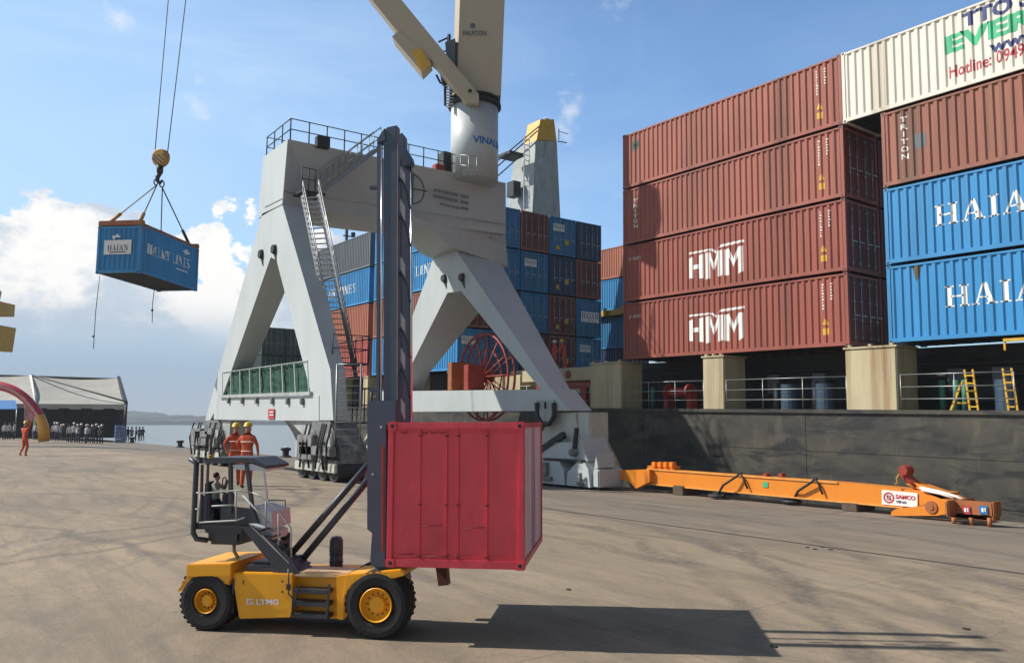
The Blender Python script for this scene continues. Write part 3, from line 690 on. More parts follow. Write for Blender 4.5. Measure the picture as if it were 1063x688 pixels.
# gussets below the sill + corner saddle, bogies
def gusset(q,pts,V0,t=.8): q.prism([PY(x,y,V0) for x,y in pts],(0,t,0))
part('gusset','cgreyd',lambda q:(gusset(q,((222,436),(239,436),(238,455),(224,455)),VL+.1),gusset(q,((300,437),(346,437),(346,462),(326,462)),VL+.1)))
def bogie(cxp, cyb, V0, wpx, hpx, seed, wheels=4):
    """equaliser beams, wheels, cables ; wpx etc in survey pixels at that plane"""
    g = gz(V0); a = PY(cxp-wpx/2, cyb, V0); b_ = PY(cxp+wpx/2, cyb, V0); x0,x1 = a.x,b_.x; h = PY(cxp,cyb-hpx,V0).z-g
    rnd = random.Random(seed); L = x1-x0
    o = part('bogie','bogie',lambda q:(
        q.prism([(x0+L*.3,V0+.1,g+h),(x0+L*.7,V0+.1,g+h),(x0+L*.95,V0+.1,g+h*.5),(x0+L*.98,V0+.1,g+h*.34),(x0+L*.02,V0+.1,g+h*.34),(x0+L*.05,V0+.1,g+h*.5)],(0,.9,0)),
        [q.bbox((x0+L*(i+.06)/2,V0-.05,g+h*.15),(x0+L*(i+.94)/2,V0+1.1,g+h*.36),.04) for i in range(2)],
        [q.bbox((x0+L*rnd.random()*.85,V0-.25,g+h*(.3+rnd.random()*.5)),(x0+L*(.15+rnd.random()*.8),V0-.02,g+h*(.35+rnd.random()*.5)),.03) for i in range(5)]))
    for i in range(wheels):
        xx = x0+L*(i+.5)/wheels; r = min(.42,h*.2)
        part('wheel','dark',lambda q:q.lathe((xx,V0+.0,g+r),(0,1,0),[(0,0),(0,r*.5),(.05,r*.55),(.06,r*.85),(.0,r*.95),(.0,r),(.9,r),(.9,0)],20),o)
        part('wheel_guard','crust',lambda q:q.bbox((xx-r*.9,V0-.12,g+r*.75),(xx+r*.9,V0-.02,g+r*1.5),.02),o)
    for i in range(7):
        xx=x0+L*rnd.random(); x2=xx+(rnd.random()-.5)*.6
        part('cable','black',lambda q:q.tube([(xx,V0-.1,g+h*.95),(xx+.08,V0-.28,g+h*.6),(x2,V0-.2,g+h*.2)],.035,6),o)
    part('side_panel','cgreyd',lambda q:[q.bbox((x0+L*t,V0-.16,g+h*u),(x0+L*(t+.12),V0-.08,g+h*(u+.3)),.02) for t,u in ((.05,.36),(.36,.42),(.62,.3),(.8,.5))],o)
    return o
bogie(330, 494, VL-.1, 44, 57, 3)
bogie(217, 476, VL-.1, 30, 40, 5)
# seaside bogies: pale housings
g2 = gz(20.4)
def sfoot(xc, s=1.):
    """pale trapezoid housings, xc world X of the leg foot"""
    o = part('bogie','crust',lambda q:(q.prism([(xc-1.6,19.2,2.15),(xc-.45,19.2,2.15),(xc-.2,19.2,1.1),(xc+0.229,19.2,1.0),(xc+0.321,19.2,.75),(xc-3.0,19.2,.75)],(0,.5,0)), q.bbox((xc-.35,19.25,.9),(xc+0.252,20.2,2.15),.03)))
    part('housing','cgrey',lambda q:(q.prism([(xc-1.5,18.85,1.05),(xc-.2,18.85,1.1),(xc+0.252,18.85,1.25),(xc+0.596,18.85,.45),(xc-1.9,18.85,.45),(xc-1.9,18.85,.8)],(0,1.2,0)),
        q.prism([(xc-2.1,18.7,.42),(xc-.75,18.7,.42),(xc-.5,18.7,.1),(xc-.45,18.7,g2+.12),(xc-2.6,18.7,g2+.12),(xc-2.5,18.7,.0)],(0,1.3,0)),
        q.prism([(xc+0.206,18.7,.42),(xc+0.596,18.7,.42),(xc+0.780,18.7,.2),(xc+0.872,18.7,g2+.12),(xc-.35,18.7,g2+.12),(xc-.3,18.7,.05)],(0,1.3,0)),
        q.bbox((xc+0.895,18.8,g2+.12),(xc+1.193,20.0,.2),.04), q.prism([(xc+0.872,18.9,.2),(xc+1.055,18.9,.25),(xc+0.963,18.9,.75)],(0,.8,0))),o)
    part('brace','dark',lambda q:(q.bar((xc-2.9,18.9,.35),(xc-.7,18.9,1.35),.2,.22),q.box((xc-1.6,18.66,.42),(xc+0.505,18.9,.5)),q.bar((xc+0.000,18.75,.75),(xc+0.161,18.75,1.6),.12,.12)),o)
    part('bracket','bogie',lambda q:(q.lathe((xc-.0,18.6,.75),(0,1,0),[(0,0),(0,.13),(.2,.15)],12),q.bbox((xc-1.7,18.55,-.1),(xc-1.3,18.7,.35),.02),q.bbox((xc-1.9,18.6,-.3),(xc-1.1,18.68,-.15),.02),q.bbox((xc+0.275,18.6,-.35),(xc+0.596,18.7,-.25),.02),q.tube([(xc+0.413,18.6,-.1),(xc+0.551,18.55,.05),(xc+0.574,18.55,-.4)],.06,8)),o)
    for i in range(4):
        xx = xc-2.2+i*.9
        part('wheel','dark',lambda q:q.lathe((xx,18.95,g2+.3),(0,1,0),[(0,0),(0,.2),(.05,.3),(.8,.3),(.8,0)],18),o)
fx = PY(601,430,VS).x
sfoot(fx)
sfoot(PY(402,430,VS).x)
# fairlead plates under the seaside sill
part('sheave_plate','cgreyd',lambda q:(q.prism([PY(x,y,VS-.1) for x,y in ((557,415),(575,415),(575,432),(571,441),(562,441),(557,432))],(0,.06,0)),))
part('sheave','dark',lambda q:(q.tube([PY(557,418,VS-.13),PY(558,432,VS-.13),PY(563,440,VS-.13),PY(570,440,VS-.13),PY(575,432,VS-.13),PY(575,418,VS-.13)],.09,6),q.box(PY(558,417,VS-.25),PY(560,424,VS-.15)),q.box(PY(565,417,VS-.25),PY(567,424,VS-.15))))
# cable reel and motor
rc = PY(501,391,VS+1.6)
reel = part('cable_reel','deckred',lambda q:(
    q.tube([rc+V3((math.cos(a)*1.95,0,math.sin(a)*1.95)) for a in [i*math.pi/20 for i in range(41)]],.055,8,False),
    q.tube([rc+V3((math.cos(a)*1.95,.35,math.sin(a)*1.95)) for a in [i*math.pi/20 for i in range(41)]],.055,8,False),
    q.tube([rc+V3((math.cos(a)*1.2,.17,math.sin(a)*1.2)) for a in [i*math.pi/20 for i in range(41)]],.035,6,False),
    q.lathe(rc+V3((0,-.2,0)),(0,1,0),[(0,0),(0,.25),(.7,.25),(.7,0)],16)))
for i in range(14):
    a=i*2*math.pi/14; part('spoke','deckred',lambda q:(q.tube([rc,rc+V3((math.cos(a)*1.95,0,math.sin(a)*1.95))],.035,6),q.tube([rc+V3((0,.35,0)),rc+V3((math.cos(a)*1.95,.35,math.sin(a)*1.95))],.03,6)),reel)
part('motor_box','sprd',lambda q:q.bbox(PY(469,405,VS+.3),PY(480,377,VS+1.1),.03))
part('motor_box','deckred',lambda q:q.bbox(PY(481,405,VS+.35),PY(503,379,VS+1.2),.03))
# column, slew ring, tower
cc = V3((0,0,0)); pl_ = PY(467.5,185,VS+.6); pr_ = PY(517,185,VS+.6)
ctr = PD(492.3,185,34.6); rad = (PD(517,185,34.6)-PD(467.5,185,34.6)).length/2
z0 = PD(492,181,33.4).z; z1 = PD(492,113,34.6).z
part('column','cgrey',lambda q:q.tube([(ctr.x,ctr.y,z0),(ctr.x,ctr.y,z1)],rad,40))
part('slewing_ring','black',lambda q:q.lathe((ctr.x,ctr.y,z1-.05),(0,0,1),[(0,0),(0,rad*1.02),(.05,rad*1.12),(.2,rad*1.12),(.22,rad*1.0),(.3,rad*1.0),(.3,rad*1.1),(.42,rad*1.08),(.42,0)],40))
# tower: four-sided, wide face turned to the camera
tf = V3((RT[0],RT[1],0)); td = V3((FW[0],FW[1],0))
def tower(q):
    zb = z1+.37; za = PD(492,-120,34.6).z; d=34.0
    def ring(z, xl, xr, dep):
        a=PD(xl,110,d); b_=PD(xr,110,d); a.z=b_.z=z
        return [a, b_, b_+td*dep-tf*.1, a+td*dep+tf*.15, a+td*.5-tf*.25]
    r0=ring(zb,474,520,1.7); r1=ring(za,480,529,1.7)
    q.hexa([p for p in r0],[p for p in r1])
part('tower','cream',tower)
def dtext(s, x0,x1,y0,y1,d,m):
    mb=MB()
    for q in text_polys(s,bold=.02): mb.add([PD(x0+(x1-x0)*u, y0+(y1-y0)*v, d) for u,v in q],[tuple(range(len(q)))])
    mb.build('lettering',m,crane)
dtext('PALFCON',480.5,505,37,32,33.95,'greytx')
part('emblem','greytx',lambda q:q.lathe(PD(490.5,27,33.98),(-FW[0],-FW[1],0),[(0,0),(0.01,.12),(.02,0)],16))
mb=MB()
for q in text_polys('VINALINES',bold=.03):
    vs=[]
    for u,v in q:
        ang=-.02+u*2.0; n_=(-td*math.cos(ang)+tf*math.sin(ang)); vs.append(V3((ctr.x,ctr.y,0))+n_*(rad+.012)+V3((0,0,PD(492,149,33.6).z+v*.33)))
    mb.add(vs,[tuple(range(len(q)))])
mb.build('lettering','bluetx',crane)
# jib, its foot, box and machinery
def dp(q,pts,d,t): q.hexa([PD(x,y,d) for x,y in pts],[PD(x,y,d)+td*t for x,y in pts])
part('jib','cream',lambda q:dp(q,((330,-70),(362,-70),(415,-2),(497,98),(497,108),(483,106),(452,66),(410,30)),33.2,.75))
part('jib_bracket','cream',lambda q:dp(q,((414,32),(407,38),(437,74),(447,64),(444,58)),33.15,.9))
part('jib_bracket_box','yellow',lambda q:dp(q,((427,53),(438,74),(447,67),(437,50)),33.05,.1))
part('jib_pivot','dark',lambda q:q.lathe(PD(488,95,33.1),(-FW[0],-FW[1],0),[(0,0),(0.05,.09),(.06,0)],14))
part('machinery_house','grey',lambda q:(dp(q,((462,44),(472.5,40),(472.5,88),(466,88)),33.9,1.2),dp(q,((454,62),(462,64),(464,88),(458,84)),34.1,.5)))
part('machinery_railing','dark',lambda q:(q.bar(PD(455,44,34),PD(468,38,34),.06),q.bar(PD(455,48,34),PD(455,64,34),.05),q.bar(PD(454,56,34),PD(466,52,34),.05),q.bar(PD(466,36,34),PD(466,60,34),.12,.12),
    q.tube([PD(453,78,34),PD(457,86,34),PD(463,88,34)],.05,6),q.bar(PD(462,90,34),PD(462,110,34),.1,.06),q.bar(PD(468,90,34),PD(468,108,34),.1,.06)))
part('access_ladder','crust',lambda q:[q.bar(PD(463,y,33.9),PD(471,y,33.9),.05,.04) for y in range(90,112,3)])
part('column_railing','steel',lambda q:railing(q,[PD(478,182,33.2),PD(495,184,33.0)],.9,2,.02,(1,.5)))
# ------------------------------------------------------------ green tarpaulin cargo resting on landside sill
tp_ = thing('tarpaulin_cargo','long low row of cargo crates under green tarpaulin, sitting on the crane sill beam','cargo',PY(277,411,VL+.1))
def tarp(q):
    pts = [PY(x, y, VL) for x,y in ((231,386.5),(319,374.5),(321,408),(231,411.5))]
    n=36; m=7; vs=[]; rnd=random.Random(4)
    for i in range(n+1):
        for j in range(m+1):
            u=i/n; v=j/m; p=pts[0].lerp(pts[1],u).lerp(pts[3].lerp(pts[2],u),v); d=.09*math.sin(i*math.pi/4.5*2)**2*(1 if 0<j<m else .3)
            vs.append(p+V3((0,.02+d+rnd.random()*.05,0)))
    q.add(vs,[(i*(m+1)+j,(i+1)*(m+1)+j,(i+1)*(m+1)+j+1,i*(m+1)+j+1) for i in range(n) for j in range(m)])
    q.hexa([pts[0]+V3((0,.15,0)),pts[1]+V3((0,.15,0)),pts[2]+V3((0,.15,0)),pts[3]+V3((0,.15,0))],[p+V3((0,1.1,0)) for p in pts])
mb=MB(); tarp(mb); mb.build('tarpaulin','tarp',tp_)
for i in range(9):
    u=i/8; mb=MB(); a=PY(231,386.5,VL).lerp(PY(319,374.5,VL),u); b_=PY(231,411.5,VL).lerp(PY(321,408,VL),u)
    mb.bar(a,b_,.04,.05); mb.build('post','cgrey',tp_)
mb=MB(); mb.bar(PY(231,386.5,VL-.02),PY(319,374.5,VL-.02),.03,.03); mb.bar(PY(229,411.5,VL-.05),PY(323,408.2,VL-.05),.12,.12); mb.build('rail','cgreyd',tp_)
# ------------------------------------------------------------ orange spreader on the quay
YS = 20.0; gs = gz(YS)
sp = thing('lifting_spreader','long bright orange container spreader beam lying on timber blocks along the quay edge','spreader',(-16,YS,gs))
def SQ(x,y,V0=YS): return PY(x,y,V0)
def bx(px0,px1,ytl,ybl,ytr,ybr,V0=YS,t=.5): return None
mb=MB(); q1=[SQ(672,486.5),SQ(866,500.5),SQ(985,511.5),SQ(985,520),SQ(940,527),SQ(672,502)]
zT=(q1[0].z+q1[1].z)/2
mb.hexa(q1,[p+V3((0,.55,0)) for p in q1]); sb=mb.build('main_beam','spr',sp)
mb=MB(); mb.bar(SQ(672,486.5)+V3((0,-.01,0)),SQ(870,500.7)+V3((0,-.01,0)),.05,.05); mb.bar(SQ(672,502)+V3((0,-.01,0)),SQ(938,526.6)+V3((0,-.01,0)),.05,.04); mb.build('flange',mat('spreader_orange_light',(.78,.33,.07),.4),sb)
# far end
mb=MB(); mb.prism([SQ(632,491,YS-.2),SQ(640,488,YS-.2),SQ(674,487,YS-.2),SQ(674,500,YS-.2),SQ(660,507,YS-.2),SQ(652,499,YS-.2),SQ(634,497,YS-.2)],(0,.25,0))
mb.prism([SQ(672,483,YS+.3),SQ(700,484,YS+.3),SQ(700,490,YS+.3),SQ(672,490,YS+.3)],(0,.3,0)); mb.build('end_arm','spr',sp)
mb=MB(); mb.bbox(SQ(630,499,YS-.5),SQ(636,489,YS-.5)+V3((0,1.8,0)),.03); mb.build('end_beam','deckred',sp)
mb=MB()
for k in range(4): mb.bbox(SQ(676+k*6,485,YS+.2)+V3((0,0,0)),SQ(680+k*6,479.5,YS+.2)+V3((0,.2,0)),.02)
mb.build('hinge_bracket','spr',sp)
# near end
mb=MB(); mb.prism([SQ(925,531,YS-.35),SQ(930,528,YS-.35),SQ(965,524,YS-.35),SQ(975,518,YS-.35),SQ(985,519,YS-.35),SQ(983,533,YS-.35),SQ(972,535,YS-.35),SQ(925,535,YS-.35)],(0,.25,0)); mb.build('flipper_arm','spr',sp)
mb=MB(); mb.lathe(SQ(966,526.5,YS-.4),(0,1,0),[(0,0),(0,.06),(.02,.07),(.02,.14),(.05,.16),(.06,0)],18); mb.build('pivot_pin','sprd',sp)
mb=MB(); mb.bbox(SQ(981,536,YS-1.0),SQ(984,520,YS-1.0)+V3((.0,1.4,0)),.03)
mb.bbox(SQ(984,537,YS-.6),SQ(1031,521.5,YS-.6)+V3((0,.12,0)),.02); mb.bbox(SQ(984,537,YS-.6),SQ(1030,535,YS-.6)+V3((0,.4,0)),.01)
mb.bbox(SQ(1029,537,YS-.6),SQ(1032,521,YS-.6)+V3((0,.35,0)),.02); mb.build('end_beam','sprd',sp)
mb=MB(); mb.prism([SQ(940,502,YS),SQ(948,500,YS),SQ(985,513,YS),SQ(1001,521,YS),SQ(985,521,YS)],(0,.4,0)); mb.build('gooseneck','spr',sp)
for xa in (999,1017):
    mb=MB(); mb.box(SQ(xa,533,YS-.62),SQ(xa+8,525,YS-.62)+V3((0,.0,0))+V3((0,-.01,0))); o=mb.build('decal_plate','bluetx' if xa>1005 else 'redtx',sp)
    mb=MB(); mb.box(SQ(xa+2,531,YS-.64),SQ(xa+4,527,YS-.64)+V3((0,-.005,0))); mb.box(SQ(xa+5.2,531,YS-.64),SQ(xa+6.2,527,YS-.64)+V3((0,-.005,0))); mb.build('decal_mark','wt',o)
for xa in (1027,1008,990):
    mb=MB(); p=SQ(xa,537,YS-.6); mb.tube([p,V3((p.x,p.y,gz(p.y)))],.05,8); mb.build('twistlock','sprd',sp)
mb=MB(); mb.tube([SQ(937,489,YS+.1),SQ(944,497,YS+.1),SQ(953,505,YS+.1)],[.12,.12,.11],12); mb.lathe(SQ(937,488.5,YS-.1),(0,1,0),[(0,0),(0,.11),(.12,.14),(.3,.14),(.4,0)],16); mb.build('hydraulic_motor','deckred',sp)
mb=MB(); mb.tube([SQ(955,506,YS-.05),SQ(975,510,YS-.05),SQ(992,515,YS-.05),SQ(1003,520,YS-.05)],.035,8); mb.tube([SQ(957,508,YS-.05),SQ(976,512,YS-.05),SQ(990,517,YS-.05)],.035,8); mb.build('hose','wt',sp)
mb=MB(); mb.tube([SQ(934,492,YS-.1),SQ(931,496,YS-.1),SQ(932,500,YS-.1),SQ(930,503,YS-.1)],.03,6); mb.build('chain','hook',sp)
# slings draped over
for xa in (768,846):
    mb=MB(); y0=490+(xa-768)*.075
    base=SQ(xa-28,y0+27,YS-1.0); g_=gz(YS-1.)
    base=PZ(xa-24,515+(xa-768)*.075,g_+.06)
    mb.tube([base, base.lerp(SQ(xa-6,y0+5,YS-.2),.5)+V3((0,-.1,.05)), SQ(xa-3,y0+4,YS-.15), SQ(xa,y0+1.0,YS-.05), SQ(xa+2,y0+1,YS+.3)],.035,8)
    mb.tube([SQ(xa,y0+1,YS-.05),SQ(xa+4,y0+7,YS-.08),SQ(xa+8,y0+17,YS-.08)],.03,8)
    mb.build('sling','black',sp)
    mb=MB(); mb.tube([base+V3((.25*math.cos(a),.2*math.sin(a),.02)) for a in [i*math.pi/6 for i in range(13)]],.045,6,False); mb.bbox(base+V3((-.12,-.1,-.05)),base+V3((.12,.1,.12)),.03); mb.build('sling_shackle','dark',sp)
mb=MB()
for xa in (792,808): mb.bbox(SQ(xa,495,YS+.2),SQ(xa+8,491,YS+.4),.01)
mb.build('lug','deckred',sp)
mb=MB(); mb.box(SQ(792,505.5,YS-.015),SQ(797,500,YS-.015)+V3((0,-.005,0))); mb.build('data_plate','greentx',sp)
# sign SAMCO VINA
mb=MB(); P=[SQ(916,523),SQ(953,526.5),SQ(953,511.5),SQ(916,508)]; P=[p+V3((0,-.02,0)) for p in P]; mb.hexa(P,[p+V3((0,-.012,0)) for p in P]); sg=mb.build('sign_plate','wt',sp)
def quadtext(s,P,x0,y0,x1,y1,m,off=.02,bold=.02,polys=None):
    mb=MB()
    for q in place(polys or text_polys(s,bold=bold),x0,y0,x1,y1):
        mb.add([ (P[0].lerp(P[1],u)).lerp(P[3].lerp(P[2],u),v)+V3((0,-off,0)) for u,v in q],[tuple(range(len(q)))])
    return mb
quadtext('SAMCO',P,.40,.48,.95,.78,'redtx',bold=.04).build('lettering','redtx',sg)
quadtext('VINA',P,.40,.18,.72,.38,'navytx',bold=.03).build('lettering','navytx',sg)
def ringp(r0,r1,n=20,c=(.5,.5)): return [[(c[0]+math.cos(a)*r0,c[1]+math.sin(a)*r0),(c[0]+math.cos(a)*r1,c[1]+math.sin(a)*r1),(c[0]+math.cos(b)*r1,c[1]+math.sin(b)*r1),(c[0]+math.cos(b)*r0,c[1]+math.sin(b)*r0)] for a,b in [(2*math.pi*i/n,2*math.pi*(i+1)/n) for i in range(n)]]
quadtext('',P,.05,.12,.36,.88,'redtx',polys=ringp(.36,.5)+[rect(.3,.62,.7,.72),rect(.3,.45,.7,.55),rect(.3,.28,.7,.38),rect(.3,.45,.4,.72),rect(.6,.28,.7,.55)]).build('emblem','redtx',sg)
for xa,yy in ((712,505),(890,523)):
    p=SQ(xa,yy,YS+.3); g_=gz(YS+.3); mb=MB(); mb.bbox((p.x-.22,YS-.1,g_),(p.x+.22,YS+.8,p.z+.05),.02)
    tag(mb.build('timber_block','wood'), ['dark timber block under the far end of the orange spreader','dark timber block under the lettered end of the orange spreader'][xa>800],'block','timber blocks under the spreader')
# ------------------------------------------------------------ ground, water, hills
def groundmat():
    m=bpy.data.materials.new('stained_concrete_apron'); m.use_nodes=True; nt=m.node_tree; p=nt.nodes['Principled BSDF']; L=nt.links.new
    tc=nd(nt,'ShaderNodeTexCoord')
    def noise(sc,det=8,rot=0,scl=(1,1,1),ro=.6,dist=0,loc=(0,0,0)):
        mp=nd(nt,'ShaderNodeMapping'); mp.inputs['Rotation'].default_value=(0,0,rot); mp.inputs['Scale'].default_value=scl; mp.inputs['Location'].default_value=loc; L(tc.outputs['Object'],mp.inputs[0])
        mp2=mp
        n=nd(nt,'ShaderNodeTexNoise'); n.inputs['Scale'].default_value=sc; n.inputs['Detail'].default_value=det; n.inputs['Roughness'].default_value=ro; n.inputs['Distortion'].default_value=dist; L(mp2.outputs[0],n.inputs['Vector']); return n.outputs[0]
    def rng(s,a,b,c,d):
        r=nd(nt,'ShaderNodeMapRange'); L(s,r.inputs[0]); 
        for i,v in zip((1,2,3,4),(a,b,c,d)): r.inputs[i].default_value=v
        return r.outputs[0]
    def mul(a,b):
        x=nd(nt,'ShaderNodeMath',operation='MULTIPLY'); L(a,x.inputs[0]); L(b,x.inputs[1]) if not isinstance(b,float) else setattr(x.inputs[1],'default_value',b); return x.outputs[0]
    def mix(f_,a,b):
        x=nd(nt,'ShaderNodeMix',data_type='RGBA'); L(f_,x.inputs[0])
        for i,v in ((6,a),(7,b)):
            if isinstance(v,tuple): x.inputs[i].default_value=(*v,1)
            else: L(v,x.inputs[i])
        return x.outputs[2]
    base=mix(rng(noise(.12,6,.3,(1,1,1),.6,1.),.38,.62,0,1),(.345,.262,.178),(.26,.20,.138))
    # streaks of tyre wear sweeping along the quay
    wv=nd(nt,'ShaderNodeTexWave',wave_type='RINGS',rings_direction='Z'); mp=nd(nt,'ShaderNodeMapping'); mp.inputs['Location'].default_value=(28,28,0); L(tc.outputs['Object'],mp.inputs[0]); L(mp.outputs[0],wv.inputs['Vector'])
    wv.inputs['Scale'].default_value=.55; wv.inputs['Distortion'].default_value=9; wv.inputs['Detail'].default_value=5; wv.inputs['Detail Scale'].default_value=.35; wv.inputs['Detail Roughness'].default_value=.7
    tr=mul(rng(wv.outputs[1],.62,1.,0,.8),rng(noise(.25,4,0,(1,1,1),.6,0,(9,2,0)),.45,.62,0,1))
    st=mul(rng(noise(1.1,8,-.25,(.09,1.5,1),.72,.4),.5,.66,0,1),rng(noise(.10,3,0,(1,1,1),.5,0,(4,4,0)),.42,.58,.1,1))
    st2=mul(rng(noise(1.5,8,.42,(.07,1.4,1),.72,.3,(3,8,0)),.52,.68,0,1),rng(noise(.16,3,0,(1,1,1),.5,0,(14,1,0)),.45,.6,0,1))
    c=mix(mul(st,.62),base,(.10,.092,.082)); c=mix(mul(st2,.5),c,(.13,.115,.10)); c=mix(mul(tr,.6),c,(.115,.10,.085))
    # darker grey lane towards the quay edge
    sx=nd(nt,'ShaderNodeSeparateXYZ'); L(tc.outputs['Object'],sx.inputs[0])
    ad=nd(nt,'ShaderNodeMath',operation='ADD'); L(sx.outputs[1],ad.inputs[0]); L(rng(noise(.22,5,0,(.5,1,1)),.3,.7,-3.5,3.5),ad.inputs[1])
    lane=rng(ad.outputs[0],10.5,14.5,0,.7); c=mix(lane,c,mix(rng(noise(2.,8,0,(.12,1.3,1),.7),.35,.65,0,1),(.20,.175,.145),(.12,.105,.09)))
    # pale dusty patches and fine grit
    c=mix(mul(rng(noise(.5,9,.6,(.35,1,1),.75,0,(7,7,7)),.55,.7,0,1),.45),c,(.42,.36,.28))
    c=mix(mul(rng(noise(14.,4,0,(1,1,1),.7),.58,.72,0,1),.4),c,(.12,.105,.085))
    sp_=nd(nt,'ShaderNodeTexVoronoi'); sp_.inputs['Scale'].default_value=1.1; L(tc.outputs['Object'],sp_.inputs['Vector'])
    c=mix(mul(rng(sp_.outputs['Distance'],.03,.055,1,0),.5),c,(.06,.055,.05))
    c=mix(mul(rng(noise(.7,9,.2,(.25,1.2,1),.78,.8,(21,3,0)),.47,.60,0,1),.5),c,(.155,.13,.102))
    c=mix(mul(rng(noise(3.2,9,-.5,(.3,1,1),.8,.5,(1,13,0)),.50,.64,0,1),.42),c,(.17,.145,.115))
    c=mix(mul(rng(noise(5.,8,.9,(1,1,1),.8,0,(11,13,0)),.56,.70,0,1),.35),c,(.36,.31,.24))
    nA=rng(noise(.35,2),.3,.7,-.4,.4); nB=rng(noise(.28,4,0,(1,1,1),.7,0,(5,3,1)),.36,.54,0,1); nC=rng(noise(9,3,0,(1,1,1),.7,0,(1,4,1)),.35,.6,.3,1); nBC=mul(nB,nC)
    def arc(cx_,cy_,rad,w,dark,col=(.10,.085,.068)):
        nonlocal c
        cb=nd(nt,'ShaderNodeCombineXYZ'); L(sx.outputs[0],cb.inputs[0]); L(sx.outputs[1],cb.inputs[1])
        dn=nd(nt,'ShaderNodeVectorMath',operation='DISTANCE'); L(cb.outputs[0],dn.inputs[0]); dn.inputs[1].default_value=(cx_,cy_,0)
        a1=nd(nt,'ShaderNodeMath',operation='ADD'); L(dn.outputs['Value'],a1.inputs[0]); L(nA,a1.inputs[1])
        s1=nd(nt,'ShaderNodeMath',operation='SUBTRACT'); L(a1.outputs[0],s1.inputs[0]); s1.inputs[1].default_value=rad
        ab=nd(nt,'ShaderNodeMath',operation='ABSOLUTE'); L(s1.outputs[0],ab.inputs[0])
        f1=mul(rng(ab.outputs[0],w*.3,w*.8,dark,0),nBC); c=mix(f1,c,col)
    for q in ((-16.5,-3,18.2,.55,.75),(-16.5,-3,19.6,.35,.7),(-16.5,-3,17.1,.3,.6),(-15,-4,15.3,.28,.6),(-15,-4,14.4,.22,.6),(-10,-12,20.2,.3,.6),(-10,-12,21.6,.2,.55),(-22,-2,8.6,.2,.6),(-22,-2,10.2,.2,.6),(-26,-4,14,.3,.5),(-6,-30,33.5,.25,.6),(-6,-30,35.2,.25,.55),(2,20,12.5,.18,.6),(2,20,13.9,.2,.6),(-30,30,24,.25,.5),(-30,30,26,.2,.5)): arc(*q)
    ve=nd(nt,'ShaderNodeTexVoronoi',feature='DISTANCE_TO_EDGE'); ve.inputs['Scale'].default_value=.22
    wn=nd(nt,'ShaderNodeTexNoise'); wn.inputs['Scale'].default_value=1.3; wn.inputs['Detail'].default_value=6; L(tc.outputs['Object'],wn.inputs['Vector'])
    wa=nd(nt,'ShaderNodeVectorMath',operation='MULTIPLY_ADD'); L(wn.outputs['Color'],wa.inputs[0]); wa.inputs[1].default_value=(1.6,1.6,0); L(tc.outputs['Object'],wa.inputs[2]); L(wa.outputs[0],ve.inputs['Vector'])
    c=mix(mul(rng(ve.outputs['Distance'],.0015,.0045,1,0),.25),c,(.07,.06,.05))
    so_=nd(nt,'ShaderNodeTexVoronoi'); so_.inputs['Scale'].default_value=.33; so_.inputs['Randomness'].default_value=1; L(wa.outputs[0],so_.inputs['Vector'])
    c=mix(mul(rng(so_.outputs['Distance'],.04,.12,1,0),.45),c,(.09,.078,.064))
    # slab joints
    br=nd(nt,'ShaderNodeTexBrick'); br.offset=0; br.inputs['Scale'].default_value=.2; br.inputs['Mortar Size'].default_value=.0026; br.inputs['Brick Width'].default_value=1.; br.inputs['Row Height'].default_value=1.; br.inputs['Color1'].default_value=(0,0,0,1); br.inputs['Color2'].default_value=(0,0,0,1); br.inputs['Mortar'].default_value=(1,1,1,1); L(tc.outputs['Object'],br.inputs['Vector'])
    c=mix(mul(br.outputs['Color'],.4),c,(.10,.09,.075))
    L(c,p.inputs['Base Color']); p.inputs['Roughness'].default_value=.85
    bp=nd(nt,'ShaderNodeBump'); bp.inputs['Strength'].default_value=.35; bp.inputs['Distance'].default_value=.02
    ad2=nd(nt,'ShaderNodeMath',operation='ADD'); L(noise(25.,6),ad2.inputs[0]); L(noise(2.5,6),ad2.inputs[1]); L(ad2.outputs[0],bp.inputs['Height']); L(bp.outputs[0],p.inputs['Normal'])
    return m
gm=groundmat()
QE=20.95
ys=[-900,-300,-100,-40,-15,0,6,9]+[9+.5*i for i in range(1,24)]; ys=[y for y in ys if y<QE]+[QE]
xs_=[-1500,-600,-300,-150,-80,-50,-30,-10,10,40,120,400]
mb=MB(); vs=[(x,y,gz(y)) for y in ys for x in xs_]; nx=len(xs_)
mb.add(vs,[(j*nx+i,j*nx+i+1,(j+1)*nx+i+1,(j+1)*nx+i) for j in range(len(ys)-1) for i in range(nx-1)])
mb.add([(x,QE,z) for x in (xs_[0],xs_[-1]) for z in (gz(QE),-6)],[(0,2,3,1)])
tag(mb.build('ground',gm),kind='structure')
mb=MB(); mb.add([(-1500,18.62,gz(18.62)+.004),(400,18.62,gz(18.62)+.004),(400,18.72,gz(18.72)+.004),(-1500,18.72,gz(18.72)+.004)],[(0,1,2,3)])
mb.add([(-1500,11.0,gz(11.0)+.006),(400,11.0,gz(11.)+.006),(400,11.1,gz(11.1)+.006),(-1500,11.1,gz(11.1)+.006)],[(0,1,2,3)])
tag(mb.build('crane_rail',mat('worn_rail',(.12,.10,.085),.6)),kind='structure')
